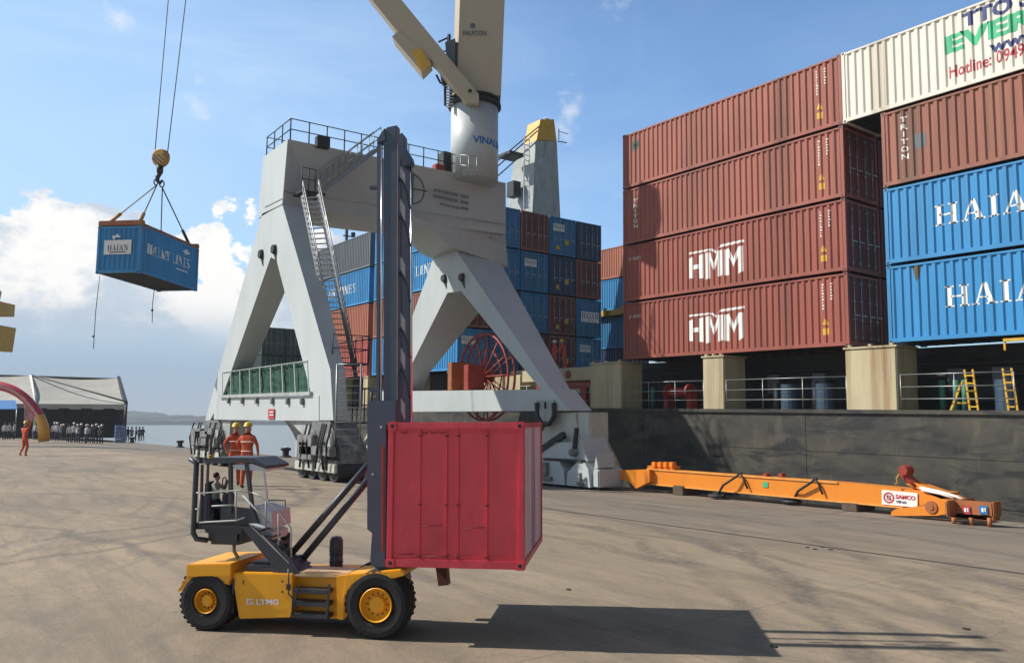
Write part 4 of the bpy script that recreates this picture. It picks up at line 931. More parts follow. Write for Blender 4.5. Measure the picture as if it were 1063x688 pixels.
def watermat():
    m=mat('river_water',(.20,.22,.20),.3,0,.1,.05); nt=m.node_tree; p=nt.nodes['Principled BSDF']; b=nd(nt,'ShaderNodeBump'); b.inputs['Strength'].default_value=.6; b.inputs['Distance'].default_value=.25
    n=nd(nt,'ShaderNodeTexNoise'); n.inputs['Scale'].default_value=.5; n.inputs['Detail'].default_value=6; tc=nd(nt,'ShaderNodeTexCoord'); nt.links.new(tc.outputs['Object'],n.inputs['Vector']); nt.links.new(n.outputs[0],b.inputs['Height']); nt.links.new(b.outputs[0],p.inputs['Normal']); return m
mb=MB(); mb.add([(-4000,QE-.5,-2.4),(600,QE-.5,-2.4),(600,3000,-2.4),(-4000,3000,-2.4)],[(0,1,2,3)]); tag(mb.build('river',watermat()),kind='structure')
# hills on the far bank
hm=mat('far_bank_trees',(.05,.065,.06),.95,0,.35,.02,detail=8)
rnd=random.Random(11); mb=MB(); n=260; P0=V3((-1500,-40,0)); P1=V3((-500,1100,0)); prof=[]
for i in range(n+1):
    u=i/n; h=6+4*math.sin(u*9+1)+3*math.sin(u*23)+rnd.random()*4; prof.append(max(4,h))
vs=[]
dirn=(P1-P0).normalized(); bk=V3((dirn.y,-dirn.x,0))*-1
for i in range(n+1):
    p=P0.lerp(P1,i/n)
    for k,(o,hh) in enumerate(((0,-3),(2,.35),(25,.8),(70,1),(160,.6),(400,.9),(500,-1))):
        vs.append((p.x-bk.x*-o if False else p.x+bk.x*o, p.y+bk.y*o, (prof[i]*hh*(1.8 if o==400 else 1) if hh>0 else hh*1.0)+ (rnd.random()*1.5 if hh>0 else 0)))
mb.add(vs,[(i*7+k,(i+1)*7+k,(i+1)*7+k+1,i*7+k+1) for i in range(n) for k in range(6)]); tag(mb.build('hills',hm),kind='structure')
# small litter on the ground
for i,(x,y) in enumerate(((838,566),(846,568),(853,565),(862,568),(590,612),(803,671),(1003,653))):
    p=PZ(x,y,0); p.z=gz(p.y); mb=MB(); mb.bbox(p+V3((-.03,-.015,0)),p+V3((.03,.02,.012)),.005); tag(mb.build('debris_scrap','dots'),['small dark scrap, first of the row on open concrete right of the lifted container','small dark scrap, second of the row on open concrete','small dark scrap, third of the row on open concrete','small dark scrap, last of the row on open concrete','small dark scrap just right of the lifted red container','dark scrap alone near the bottom middle of the ground','dark scrap alone near the bottom right of the ground'][i],'scrap','scraps on the ground')
# ------------------------------------------------------------ bollards along the far quay edge
for i,x in enumerate((-52,-78,-98)):
    b_=thing('mooring_bollard',['black mooring bollard with pale cap, nearest of the row beyond the crane leg','middle mooring bollard of the row along the far quay edge','farthest mooring bollard of the row, near the tent end'][i],'bollard',(x,20.2,gz(20.2)),0,'bollards along the quay edge',world=False)
    mb=MB(); mb.lathe((0,0,0),(0,0,1),[(0,.4),(.1,.35),(.12,.22),(.4,.2),(.5,.34),(.62,.34),(.68,0)],18); mb.build('post','black',b_)
    mb=MB(); mb.lathe((0,0,.6),(0,0,1),[(0,.14),(.1,.14),(.13,0)],14); mb.build('cap','wt',b_)
# ------------------------------------------------------------ people
def skin_mesh(name, J, E, mats, zone, sub=1):
    me=bpy.data.meshes.new(name); me.from_pydata([j[0] for j in J],E,[]); ob=bpy.data.objects.new('tmp',me); COL.objects.link(ob)
    ob.modifiers.new('s','SKIN'); ob.modifiers['s'].use_smooth_shade=True
    for v,j in zip(me.skin_vertices[0].data,J): v.radius=j[1]
    me.skin_vertices[0].data[0].use_root=True
    ss=ob.modifiers.new('u','SUBSURF'); ss.levels=sub; ss.render_levels=sub
    dg=bpy.context.evaluated_depsgraph_get(); out=bpy.data.meshes.new_from_object(ob.evaluated_get(dg)); bpy.data.objects.remove(ob)
    out.name=name; out.materials.clear()
    for m in mats: out.materials.append(M[m])
    for p in out.polygons: p.material_index=zone(p.center); p.use_smooth=True
    return out
def body(name, mats, pose, sub=2, fingers=True):
    """pose: dict of hand targets; height 1.72, faces +y"""
    P=dict(elL=(-.27,-.02,1.15),wrL=(-.27,.06,.90),elR=(.27,-.02,1.15),wrR=(.27,.06,.90),knL=(-.10,.02,.50),anL=(-.11,-.03,.08),knR=(.10,.02,.50),anR=(.11,-.03,.08),lean=0,pel=(0,0,.93),head=(0,0,0)); P.update(pose)
    J=[];E=[]
    def j(p,r,par=None):
        J.append((tuple(p),r if isinstance(r,tuple) else (r,r))); 
        if par is not None: E.append((par,len(J)-1))
        return len(J)-1
    px,py,pz=P['pel']; l=P['lean']
    up=lambda x,h:(px+x,py+l*(h),pz+h)
    pel=j((px,py,pz),(.155,.115)); w=j(up(0,.16),(.135,.10),pel); ch=j(up(0,.36),(.165,.115),w); nb=j(up(0,.52),(.085,.075),ch); nk=j(up(0,.585),(.055,.058),nb)
    hx=Vector(up(0,.66))+Vector(P['head']); h1=j(hx,(.078,.088),nk); h2=j(hx+Vector((0,.012,.075)),(.082,.098),h1); h3=j(hx+Vector((0,0,.135)),(.055,.065),h2); j(hx+Vector((0,.125,.03)),(.014,.016),h1)
    hands=[]
    for s,e_,w_ in ((-1,'elL','wrL'),(1,'elR','wrR')):
        sh=j(up(.175*s,.46),(.068,.065),ch); el=j(P[e_],(.046,.046),sh); wr=j(P[w_],(.031,.03),el); d=(Vector(P[w_])-Vector(P[e_])).normalized()
        pc=Vector(P[w_])+d*.06; pa=j(pc,(.036,.022),wr); hands.append(pc)
        if fingers:
            sd=d.cross(Vector((0,0,1))); sd=Vector((0,1,0)) if sd.length<.3 else sd.normalized()
            for k,(o,ln) in enumerate(((-.03,.07),(-.01,.085),(.01,.08),(.03,.065))):
                a=pc+sd*o+d*.035; m1=j(a,.011,pa); bnd=Vector((0,0,-.01)) if abs(d.z)<.7 else Vector((-.012*s,0,0)); m2=j(a+d*ln*.5,.0095,m1); j(a+d*ln+bnd,.008,m2)
            t1=j(pc-sd*.04+d*.0,.012,pa); j(pc-sd*.06+d*.045,.01,t1)
        else: j(pc+d*.08,(.03,.018),pa)
    for s,k_,a_ in ((-1,'knL','anL'),(1,'knR','anR')):
        hp=j((px+.095*s,py,pz-.07),(.095,.10),pel); kn=j(P[k_],(.065,.068),hp); A=Vector(P[a_]); an=j(A,(.045,.05),kn); j(A+Vector((0,.10,-.035)),(.042,.034),an); 
    zs=hx.z-.045
    def zone(c):
        if c.z>zs and abs(c.x-hx.x)<.13: return 1
        if min((c-h).length for h in hands)<.10 : return 1
        if c.z<.09: return 3
        if c.z<pz-.0: return 2
        return 0
    return skin_mesh(name,J,E,mats,zone,sub), hx
def helmet_mesh(m):
    q=MB(); n=20; vs=[]
    prof=[(0,.128),(.012,.128),(.014,.112),(.05,.108),(.085,.09),(.11,.058),(.122,.02),(.124,.0)]
    q.lathe((0,0,0),(0,0,1),prof,20); q.hexa([(-.07,.1,0),(.07,.1,0),(.05,.165,-.01),(-.05,.165,-.01)],[(-.07,.1,.012),(.07,.1,.012),(.05,.165,.0),(-.05,.165,.0)])
    q.sm=[True]*len(q.sm); return q.mesh('helmet',m)
HY=helmet_mesh('helm'); HW=helmet_mesh('helmw')
def hair_mesh():
    q=MB(); q.lathe((0,0,-.03),(0,0,1),[(-.05,.085),(0,.098),(.05,.1),(.09,.085),(.12,.05),(.13,.0)],16); q.sm=[True]*len(q.sm); return q.mesh('hair','hair')
HR=hair_mesh()
def person(me_hx, loc, rz, label, group=None, top=None, scale=1., parent=None):
    me,hx=me_hx; o=bpy.data.objects.new('person',me); COL.objects.link(o); o.location=loc; o.rotation_euler=(0,0,rz); o.scale=(scale,)*3; tag(o,label,'person',group)
    if top=='y': link(HY,'helmet',o,hx+Vector((0,.0,.10)))
    elif top=='w': link(HW,'helmet',o,hx+Vector((0,.0,.10)))
    elif top=='h': link(HR,'hair',o,hx+Vector((0,-.025,.11)))
    return o
OC=['orangec','skin','orangec','black']
b_stand=body('worker_a',OC,dict(elL=(-.30,.0,1.2),wrL=(-.22,.14,1.0),elR=(.29,-.02,1.18),wrR=(.30,.04,.93)))
b_wave=body('worker_b',OC,dict(elR=(.27,.05,1.55),wrR=(.33,.1,1.82),elL=(-.34,.05,1.2),wrL=(-.5,.12,1.33),knR=(.09,.10,.50),anR=(.10,.0,.08),knL=(-.08,.0,.5),anL=(-.07,-.18,.1)))
b_work=body('worker_c',OC,dict(lean=.25,elL=(-.28,.22,1.15),wrL=(-.15,.42,1.1),elR=(.28,.22,1.15),wrR=(.15,.42,1.12)))
HEAD=math.atan2(FW[1],FW[0])-math.pi/2   # facing away from camera
def onray(x,d): p=PD(x,500,d); p.z=gz(p.y); return p
p=onray(255.5,22.0); person(b_stand,p,HEAD-.15,'worker in orange coverall and yellow helmet, back to camera, nearer and right of the pair','two workers behind the cab','y',1.0)
p=onray(243,23.0); person(b_stand,p,HEAD+.35,'left one of the worker pair, orange coverall, partly hidden behind the other','two workers behind the cab','y',.99)
def strips(o,top=1.25):
    mb=MB()
    for z in (1.02,1.27):
        mb.lathe((0,0,z),(0,0,1),[(0,.0),(0,.01)],4) if False else mb.tube([(math.cos(a)*(.163 if z<1.1 else .185),math.sin(a)*(.125 if z<1.1 else .135),z) for a in [i*math.pi/10 for i in range(21)]],.012,4,False)
    q=mb.build('reflective_strip','wt'); q.parent=o
for nm_ in [o for o in bpy.data.objects if o.get('group')=='two workers behind the cab']: strips(nm_)
p=onray(23,43.); person(b_wave,p,HEAD-.5,'worker in orange coverall walking alone at far left, raising an arm towards the arch',None,'y',1.04)
pw=toW((-33.6,28.8,BASE0)); person(b_work,pw,HEAD+1.2,'worker in orange coverall on the ship deck beside the beige walkway, right one of two','workers on the ship','y')
pw=toW((-34.6,28.9,BASE0)); person(b_stand,pw,HEAD+2.,'worker in orange coverall on the ship deck, left and darker one of two','workers on the ship','w')
crowdm=[body('crowd_d',['shirtd','skin','trouser','black'],dict(elL=(-.27,-.06,1.15),wrL=(-.1,-.14,.98),elR=(.27,-.06,1.15),wrR=(.1,-.14,.98),knL=(-.14,.05,.5),anL=(-.16,.02,.08)),1,False),body('crowd_a',['shirtw','skin','trouser','black'],{},1,False),body('crowd_b',['shirtd','skin','trouser','black'],dict(elL=(-.3,.05,1.2),wrL=(-.1,.2,1.15)),1,False),body('crowd_c',['shirtw','skin','shirtd','black'],dict(elR=(.3,.05,1.2),wrR=(.12,.22,1.2)),1,False)]
rc_=random.Random(5); k=0
cr=[('w' if rc_.random()<.8 else 'h', 51+i*3.7+rc_.random()*1.2) for i in range(15)]
for i,(tp,x) in enumerate(cr):
    p=onray(x+rc_.uniform(-1.3,1.3),73+rc_.random()*9); mi=(i*3+rc_.randrange(3))%4
    person(crowdm[mi],p,HEAD+rc_.choice((0,3.1,.6,-.5)),'person standing in the line of onlookers in pale helmets before the tent','line of onlookers before the tent',tp,.93+rc_.random()*.12)
for i,x in enumerate((1,6,11,33,37)):
    p=onray(x,80+i); person(crowdm[1],p,HEAD+i,'person in dark clothes standing by the red arch in front of the tent','people by the arch','h')
for i,x in enumerate((130,134,138.5,142,145.5)):
    p=onray(x,98); person(crowdm[(i)%2+0],p,HEAD+i,'person in the small group at the right end of the tent','group at the tent end','h' if i%2 else 'w')
# ------------------------------------------------------------ tent
tn_=thing('event_tent','long pale grey canvas event tent with dark open side, at far left of the quay','tent',onray(60,100))
D=100.
def dd(x,y,d): return PD(x,y,d)
fr_e=[dd(-120,430-8,D-3),dd(-120,396-9,D+6)]
mb=MB()
# roof slopes: eave front line, ridge line, back
def tl(x0,y0,d0,x1,y1,d1,n): return [dd(x0+(x1-x0)*i/n,y0+(y1-y0)*i/n,d0+(d1-d0)*i/n) for i in range(n+1)]
ev=tl(-150,418,D-6,131,419.5,D-6,24); rd=tl(-150,384,D+6,123,392.5,D+6,24)
grid=[]
m_=8
for a,b_ in zip(ev,rd):
    row=[]
    for j in range(m_+1):
        v=j/m_; p=a.lerp(b_,v); p.z-=.5*math.sin(v*math.pi); row.append(p)
    grid.append(row)
for i in range(len(grid)):
    if i%8 not in (0,):
        for j in range(m_+1): grid[i][j]=grid[i][j]-V3((0,0,.35*math.sin((i%8)/8*math.pi)))
vs=[p for r in grid for p in r]; mb.add(vs,[(i*(m_+1)+j,(i+1)*(m_+1)+j,(i+1)*(m_+1)+j+1,i*(m_+1)+j+1) for i in range(len(grid)-1) for j in range(m_)],True)
bkd=td*12
bk_=tl(-150,421,D+16,127,421,D+16,24)
vs2=list(rd)+[V3((p.x,p.y,a.z)) for p,a in zip(bk_,ev)]
n_=len(rd); mb.add(vs2,[(i,i+1,n_+i+1,n_+i) for i in range(n_-1)])
mb.build('roof','tent',tn_)
mb=MB(); a=dd(131,419.5,D-6); b_=dd(123,392.5,D+6); c_=dd(127,421,D+16); c_.z=a.z
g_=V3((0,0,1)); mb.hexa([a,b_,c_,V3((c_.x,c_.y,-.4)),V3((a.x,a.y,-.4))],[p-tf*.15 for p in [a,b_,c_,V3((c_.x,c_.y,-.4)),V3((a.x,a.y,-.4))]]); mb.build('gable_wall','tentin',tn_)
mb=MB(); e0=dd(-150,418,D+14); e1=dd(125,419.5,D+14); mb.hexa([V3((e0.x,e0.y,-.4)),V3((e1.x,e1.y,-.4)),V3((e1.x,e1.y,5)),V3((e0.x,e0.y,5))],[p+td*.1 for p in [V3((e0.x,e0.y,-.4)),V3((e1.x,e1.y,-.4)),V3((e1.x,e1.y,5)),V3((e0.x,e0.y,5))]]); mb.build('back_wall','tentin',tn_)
for i in (0,8,16,24):
    mb=MB(); a=ev[i]; mb.tube([V3((a.x,a.y,-.4)),a],.16,8); mb.tube([a,rd[i]],.14,8); mb.build('frame_post','wt' if i!=24 else 'dark',tn_)
mb=MB(); mb.bar(a+V3((0,0,.1)),rd[24]+V3((0,0,.15)),.35,.3); mb.tube([rd[16]+V3((0,0,.1)),a+V3((0,0,.3))],.1,6); mb.build('edge_rope','dark',tn_)
mb=MB()
for i in range(24):
    a=ev[i]; b_=ev[i+1]; h=.5+.12*(i%2); mb.hexa([a,b_,b_-V3((0,0,h)),a-V3((0,0,h))],[p+td*.05 for p in [a,b_,b_-V3((0,0,h)),a-V3((0,0,h))]])
mb.build('valance','tent',tn_)
# blue awning and stacked blue chairs
aw=thing('blue_awning','bright blue awning on posts at the far left under the tent','awning',onray(8,92))
mb=MB(); P_=[dd(-30,425,90),dd(18,425,90),dd(16,416,95),dd(-30,416,95)]; mb.hexa(P_,[p+V3((0,0,.08)) for p in P_]); mb.build('canopy','tarpb',aw)
for x,d in ((17.5,90),(-5,90)): mb=MB(); p=dd(x,425,d); mb.tube([V3((p.x,p.y,-.3)),p],.06,6); mb.build('pole','steel',aw)
bc=thing('crate_stack','pale blue stacked crates under the right end of the tent','crates',onray(121,92))
for i in range(3):
    p=onray(118.5+i*3.5,91)
    mb=MB()
    for k in range(5): mb.bbox((p.x-.2,p.y-.2,p.z+k*.4),(p.x+.2,p.y+.2,p.z+k*.4+.36),.03)
    mb.build('crate_column',mat('pale_blue_plastic',(.18,.26,.45),.5),bc)
# arch
ar=thing('inflatable_arch','red inflatable arch with orange foot and pale lettering standing before the tent at far left','arch',onray(45,72))
pts=[(-62,440),(-58,420),(-40,403),(-18,398.5),(0,400.5),(14,405),(26,413),(35,423),(41,431)]
def smooth(ps,n=6):
    out=[]
    for i in range(len(ps)-1):
        p0=ps[max(i-1,0)];p1=ps[i];p2=ps[i+1];p3=ps[min(i+2,len(ps)-1)]
        for k in range(n):
            t=k/n; out.append(tuple(.5*((2*p1[c])+(-p0[c]+p2[c])*t+(2*p0[c]-5*p1[c]+4*p2[c]-p3[c])*t*t+(-p0[c]+3*p1[c]-3*p2[c]+p3[c])*t*t*t) for c in range(2)))
    out.append(ps[-1]); return out
sm_=[PD(x,y,72) for x,y in smooth(pts)]
mb=MB(); mb.tube(sm_,.40,14); mb.build('tube','arch',ar)
mb=MB(); e1=PD(41,431,72); e2=PD(45,442,72); e3=PD(46,456,72); e3.z=gz(e3.y); mb.tube([e1,e2,V3((e3.x,e3.y,e3.z+.1))],[.41,.45,.47],14); mb.build('foot','archy',ar)
mb=MB()
rl=random.Random(2)
for i in range(8,len(sm_)-3):
    a=sm_[i]; t=(sm_[i+1]-a); t.normalize(); nn=t.cross(td).normalized(); o=a-td*.41
    for k in (0,1):
        h=.07+.06*rl.random(); s_=o+t*(k*.42); mb.add([s_-nn*h,s_+t*.2-nn*h,s_+t*.2+nn*h,s_+nn*h],[(0,1,2,3)])
mb.build('lettering',mat('arch_lettering',(.7,.45,.45),.6),ar)
# flag / red-white banner by arch
bn=thing('banner','narrow pink and white banner on a post beside the arch','banner',onray(23,86))
p=onray(21,86); mb=MB(); mb.tube([p,p+V3((0,0,4.6))],.05,6); mb.build('post','steel',bn)
mb=MB(); mb.hexa([p+tf*.06+V3((0,0,2.0)),p+tf*1.0+V3((0,0,1.9)),p+tf*1.0+V3((0,0,3.9)),p+tf*.06+V3((0,0,3.9))],[q+td*.03 for q in [p+tf*.06+V3((0,0,2.0)),p+tf*1.0+V3((0,0,1.9)),p+tf*1.0+V3((0,0,3.9)),p+tf*.06+V3((0,0,3.9))]]); mb.build('cloth',mat('banner_pink',(.5,.22,.25),.8,var=.4,scale=2),bn)
# yellow machine at left edge
ym=thing('yellow_crane','yellow harbour crane mostly outside the left edge, its boxy arm ends just in view','crane',onray(-60,60))
mb=MB(); 
dp(mb,((-70,262),(-26,282),(-12,300),(-18,326),(-70,300)),60,1.6); mb.build('head','yellow',ym)
mb=MB(); dp(mb,((-70,303),(-3,312),(-4,325),(-70,325)),59.5,2.2); mb.build('arm','yellow',ym)
mb=MB(); dp(mb,((-70,332),(-2,337),(-6,363),(-70,360)),59.5,2.2); mb.build('cab','yellow',ym)
mb=MB(); dp(mb,((-52,360),(-34,360),(-34,452),(-52,452)),60,1.2); mb.build('tower','yellow',ym)
mb=MB(); dp(mb,((-26,324),(-20,324),(-20,338),(-26,338)),60,.5); mb.build('link','dark',ym)
# ------------------------------------------------------------ hook block, ropes, hoisted container
HD=35.
hk=thing('hook_block','yellow and black striped crane hook block hanging on two wire ropes','hook block',PD(167,185,HD))
c=PD(167,164,HD)
mb=MB(); axd=(td*.9+tf*.3+V3((0,0,.1))).normalized()
mb.lathe(c-axd*.16,axd,[(0,0),(0,.34),(.04,.40),(.28,.40),(.32,.34),(.32,0)],28); mb.build('sheave_housing','hook',hk)
mb=MB()
for k in (-.22,-.07,.08,.23):
    o=c-axd*.165; r_=axd.cross(V3((0,0,1))).normalized(); u_=V3((0,0,1)); dgn=(r_*.75-u_*.66).normalized(); pr=(r_*.66+u_*.75).normalized(); hl=math.sqrt(.33**2-k*k)
    cc_=o+pr*k; mb.hexa([cc_-dgn*hl-pr*.035,cc_+dgn*hl-pr*.035,cc_+dgn*hl+pr*.035,cc_-dgn*hl+pr*.035],[q-axd*.01 for q in [cc_-dgn*hl-pr*.035,cc_+dgn*hl-pr*.035,cc_+dgn*hl+pr*.035,cc_-dgn*hl+pr*.035]])
mb.build('stripe','black',hk)
mb=MB(); mb.tube([PD(161,158,HD),PD(161.5,150,HD),PD(180,-60,HD+1)],.022,6); mb.build('wire_rope','dark',hk)
mb=MB(); mb.tube([PD(174,158,HD),PD(175,150,HD),PD(200,-60,HD+1)],.022,6); mb.build('wire_rope','dark',hk)
mb=MB(); mb.tube([PD(166,172,HD),PD(166,180,HD)],[.16,.13],12); mb.tube([PD(166,180,HD),PD(163.5,184,HD),PD(163.5,188,HD),PD(166,190,HD),PD(169,187,HD)],[.1,.1,.09,.08,.04],10); mb.build('hook','dark',hk)
mb=MB(); rnga=lambda x,y,r:[PD(x+math.cos(a)*r,y+math.sin(a)*r*1.4,HD) for a in [i*math.pi/6 for i in range(13)]]
mb.tube(rnga(162,189,2.2),.03,6,False); mb.tube(rnga(168,191,2.4),.03,6,False); mb.build('shackle','dark',hk)
# container
tz=PD(145,283,HD); LD=(RT[0]*.113+FW[0]*.9936, RT[1]*.113+FW[1]*.9936); yaw=math.atan2(LD[1],LD[0])
# local x along LD, local y = W rotated +90deg from x ; the near corner is at local (0,0)
L20=5.1
hc=thing('hoisted_container','bright blue container with white lettering hanging in the air from the crane hook','container',tz,yaw,world=False)
# want lettering long side facing right/camera: that is local y=0 side (normal -y local = right of LD)
fill_container(hc,L20,'blue',H=2.16,castings=True,door=False)
mb=MB(); ps,W=serif_polys('HAIAN LINES')
d_=cparts(L20,'teal',2.16,False)
mb=MB(); decal(mb,place(ps,.55,1.0,4.3,1.45),L20); decal(mb,[rect(3.0+k*.13,.74,3.09+k*.13,.82) for k in range(9)],L20); decal(mb,[[(3.6,1.75),(3.9,1.62),(4.3,1.75),(3.9,1.9)]],L20); mb.build('lettering','wt',hc)
mb=MB(); mb.box((-.02,.45,.85),(-.012,1.75,1.5)); np_=mb.build('name_plate','wt',hc)
mb=MB()
for q in place(serif_polys('HAIAN')[0],.62,1.02,1.6,1.28): mb.add([(-.024,2.2-y,z) for y,z in q],[tuple(range(len(q)))])
for q in [rect(.7,.92,1.5,.97)]: mb.add([(-.024,y,z) for y,z in q],[(0,1,2,3)])
mb.build('lettering','navytx',np_)
mb=MB(); mb.box((-.02,1.0,1.62),(-.012,1.4,1.7)); mb.box((-.02,1.1,1.7),(-.012,1.2,1.78)); mb.box((-.02,1.25,1.54),(-.012,1.35,1.62)); mb.build('arrow_mark','wt',hc)
# lifting frame on top
MR=Matrix.Translation(tz)@Matrix.Rotation(yaw,4,'Z')
lf=thing('hoisted_spreader','rusty orange lifting frame with slings on top of the hoisted blue container','lifting frame',MR@V3((L20/2,CW/2,2.16)),yaw,world=False)
lf['_o']=(L20/2,CW/2,2.16)
mb=MB(); h=2.17
mb.bbox((0,-.02,h),(.22,CW+.02,h+.24),.03); mb.bbox((L20-.22,-.02,h),(L20,CW+.02,h+.24),.03); mb.build('end_beam','sprd',lf)
mb=MB(); mb.bbox((.22,.75,h+.02),(L20-.22,1.35,h+.3),.03); mb.bbox((.22,-.0,h),(L20-.22,.1,h+.12),.02); mb.bbox((.22,CW-.1,h),(L20-.22,CW,h+.12),.02)
for k in range(5): mb.bbox((.8+k*.8,.3,h+.1),(1.1+k*.8,1.7,h+.2),.02)
mb.build('main_beam','sprd',lf)
mb=MB()
for x in (.05,L20-.17):
    for y in (0,CW-.12): mb.bbox((x,y-.01,h-.35),(x+.12,y+.1,h),.02)
mb.build('corner_guide','sprd',lf)
inv=MR.inverted()
hp=inv@PD(163,192,HD); hp2=inv@PD(168.5,195,HD)
for x,y,hh in ((.3,.3,hp),(.3,1.8,hp),(L20-.5,.3,hp2),(L20-.5,1.8,hp2)):
    a=V3((x,y,h+.2)); mb=MB(); mb.tube([a,a.lerp(hh,.25)],.075,8); mb.tube([a.lerp(hh,.25),hh],.028,6); mb.build('sling','hook' if x<1 else 'dark',lf)
for k,(xa,ya,xb,yb) in enumerate(((103.5,286,97,362),(160.5,298,158,335))):
    mb=MB(); mb.tube([PD(xa,ya,HD+(k*1)),PD((xa+xb)/2-1,(ya+yb)/2,HD),PD(xb,yb,HD)],.016,5); mb.tube([PD(xb,yb-14,HD),PD(xb,yb-12,HD)],.05,6)
    tag(mb.build('tag_line','dark'),['long thin tag line hanging from the left corner of the hoisted container','short thin tag line hanging below the middle of the hoisted container'][k],'rope','tag lines')
# ------------------------------------------------------------ forklift (container handler)
A_=PZ(214,655,0); B_=PZ(390,664,0); A_.z=B_.z=0
ax=(B_-A_).normalized(); yawt=math.atan2(ax.y,ax.x); bxv=V3((-ax.y,ax.x,0))  # bxv points away from camera
TM=Matrix.Translation(A_)@Matrix.Rotation(yawt,4,'Z'); TI=TM.inverted()
def T(x,y,b=0.):
    """survey pixel -> truck-local point in the vertical plane at depth b"""
    r=ray(x,y); o=V3((0,0,CH)); n=bxv; t=((A_+bxv*b)-o).dot(n)/r.dot(n); return TI@(o+r*t)
fk=thing('container_handler','yellow and charcoal container handler forklift with tall mast, seen from its side in the foreground','forklift',A_,yawt,world=False)
def fp(name,m,fn,parent=None): mb=MB(); fn(mb); return mb.build(name,m,parent or fk)
def Tp(q,pts,b,t): q.hexa([T(x,y,b) for x,y in pts],[T(x,y,b)+V3((0,t,0)) for x,y in pts])
W_T=.66
def wheel(x,y,r,b,w,rimr,flip=False):
    c=T(x,y,b); c.z=r; ax_=V3((0,1,0))
    o=fp('wheel','black',lambda q:(q.lathe(c,ax_,[(.035,rimr*.9),(.03,rimr*1.02),(.0,rimr*1.25),(-.006,r*.8),(.0,r*.93),(.02,r*.985),(.05,r),(w-.05,r),(w-.02,r*.985),(w,r*.93),(w,rimr)],48)))
    tr=MB(); n=30
    for i in range(n):
        a=2*math.pi*i/n; u=V3((math.cos(a),0,math.sin(a))); t_=V3((-math.sin(a),0,math.cos(a)))
        for k,(y0,y1,s) in enumerate(((.0,w*.47,1),(w*.53,w,-1))):
            aa=a+(.1 if k else 0); u=V3((math.cos(aa),0,math.sin(aa))); t_=V3((-math.sin(aa),0,math.cos(aa)))
            p0=c+V3((0,y0,0))+u*(r*.97); p1=c+V3((0,y1,0))+u*(r*.99)+t_*.02*s; hw=.013
            tr.hexa([p0-t_*hw,p0+t_*hw,p0+t_*hw+u*(r*.014),p0-t_*hw+u*(r*.014)],[p1-t_*hw,p1+t_*hw,p1+t_*hw+u*(r*.008),p1-t_*hw+u*(r*.008)])
    tr.build('tread','black',o)
    if flip: fp('rim','fyel',lambda q:q.lathe(c+V3((0,w*.6,0)),ax_,[(0,0),(0,rimr*.9)],32),o); return o
    rim=fp('rim','fyel',lambda q:q.lathe(c+V3((0,.0,0)),ax_,[(.02,rimr*.9),(-.004,rimr*.98),(-.006,rimr),(.0,rimr*1.04),(.03,rimr*1.0),(.03,rimr*.9),(.055,rimr*.74),(.055,rimr*.56),(.035,rimr*.52),(.02,rimr*.46),(.02,0)],40),o)
    fp('hub_bolt','dark',lambda q:[q.lathe(c+V3((math.cos(a)*rimr*.65,.045,math.sin(a)*rimr*.65)),(0,1,0),[(0,0),(0,.0065),(.012,.0065)],8) for a in [i*math.pi/6 for i in range(12)]],rim)
    return o
sc=(T(313,600,0)-T(303,600,0)).length/10   # metres per pixel
wheel(213,628,28.7*sc,0,.20,11.5*sc); wheel(213,628,28.7*sc,W_T-.2,.20,11.5*sc,True)
wheel(390,631,31.8*sc,0,.24,15.5*sc); wheel(390,631,31.8*sc,W_T-.24,.24,15.5*sc,True)
fp('axle','fchar',lambda q:(q.tube([T(213,628,.15),T(213,628,.15)+V3((0,.5,0))],.06,10),q.tube([T(390,630,.2),T(390,630,.2)+V3((0,.5,0))],.08,10)))
# counterweight and fenders
def beveled(pts,b,t,name,m,parent=None,bev=.008):
    mb=MB(); Tp(mb,pts,b,t); o=mb.build(name,m,parent or fk)
    bm=bmesh.new(); bm.from_mesh(o.data); bmesh.ops.bevel(bm,geom=bm.edges[:],offset=bev,segments=2,affect='EDGES',clamp_overlap=True); bm.to_mesh(o.data); bm.free(); return o
def arch_pts(cx_,cy_,r,a0,a1,n=10): return [(cx_+math.cos(math.radians(a0+(a1-a0)*i/n))*r, cy_-math.sin(math.radians(a0+(a1-a0)*i/n))*r) for i in range(n+1)]
beveled([(193,598),(240,596.5),(240,600)]+[(238,603)]+arch_pts(213,628,31,40,150,8)+[(192,612)],.0,W_T,'counterweight','fyel')
beveled([(193.5,585.5),(240,584.5),(240,598),(193,599)],-.01,W_T+.02,'counterweight_cover','fyel')
beveled([(241,594),(304,595),(303.5,640.5),(248,642),(241,600)],.03,.30,'side_tank','fyel')
fp('tank_seam','fchar',lambda q:(q.box(T(241.5,600,.025),T(242.2,636,.027)),q.box(T(292,602,.024),T(294,604,.027)),q.box(T(292,613,.024),T(294,615,.027)),q.box(T(252,602,.024),T(252.8,606,.027))))
fp('chassis','fchar',lambda q:(q.box(T(238,640,.32),T(372,598,.32)+V3((0,.3,0))),))
beveled([(241,592),(372,592),(372,598),(241,598)],.32,.32,'deck','fyel')
beveled([(300,592),(361,595),(361,600),(300,598)],.05,.28,'deck_edge',mat('forklift_cream',(.60,.42,.24),.5))
fp('deck_hatch','fchar',lambda q:(q.bbox(T(255,596,.1),T(300,588,.1)+V3((0,.4,0)),.01),q.bbox(T(262,590,.15),T(280,583,.15)+V3((0,.25,0)),.015)))
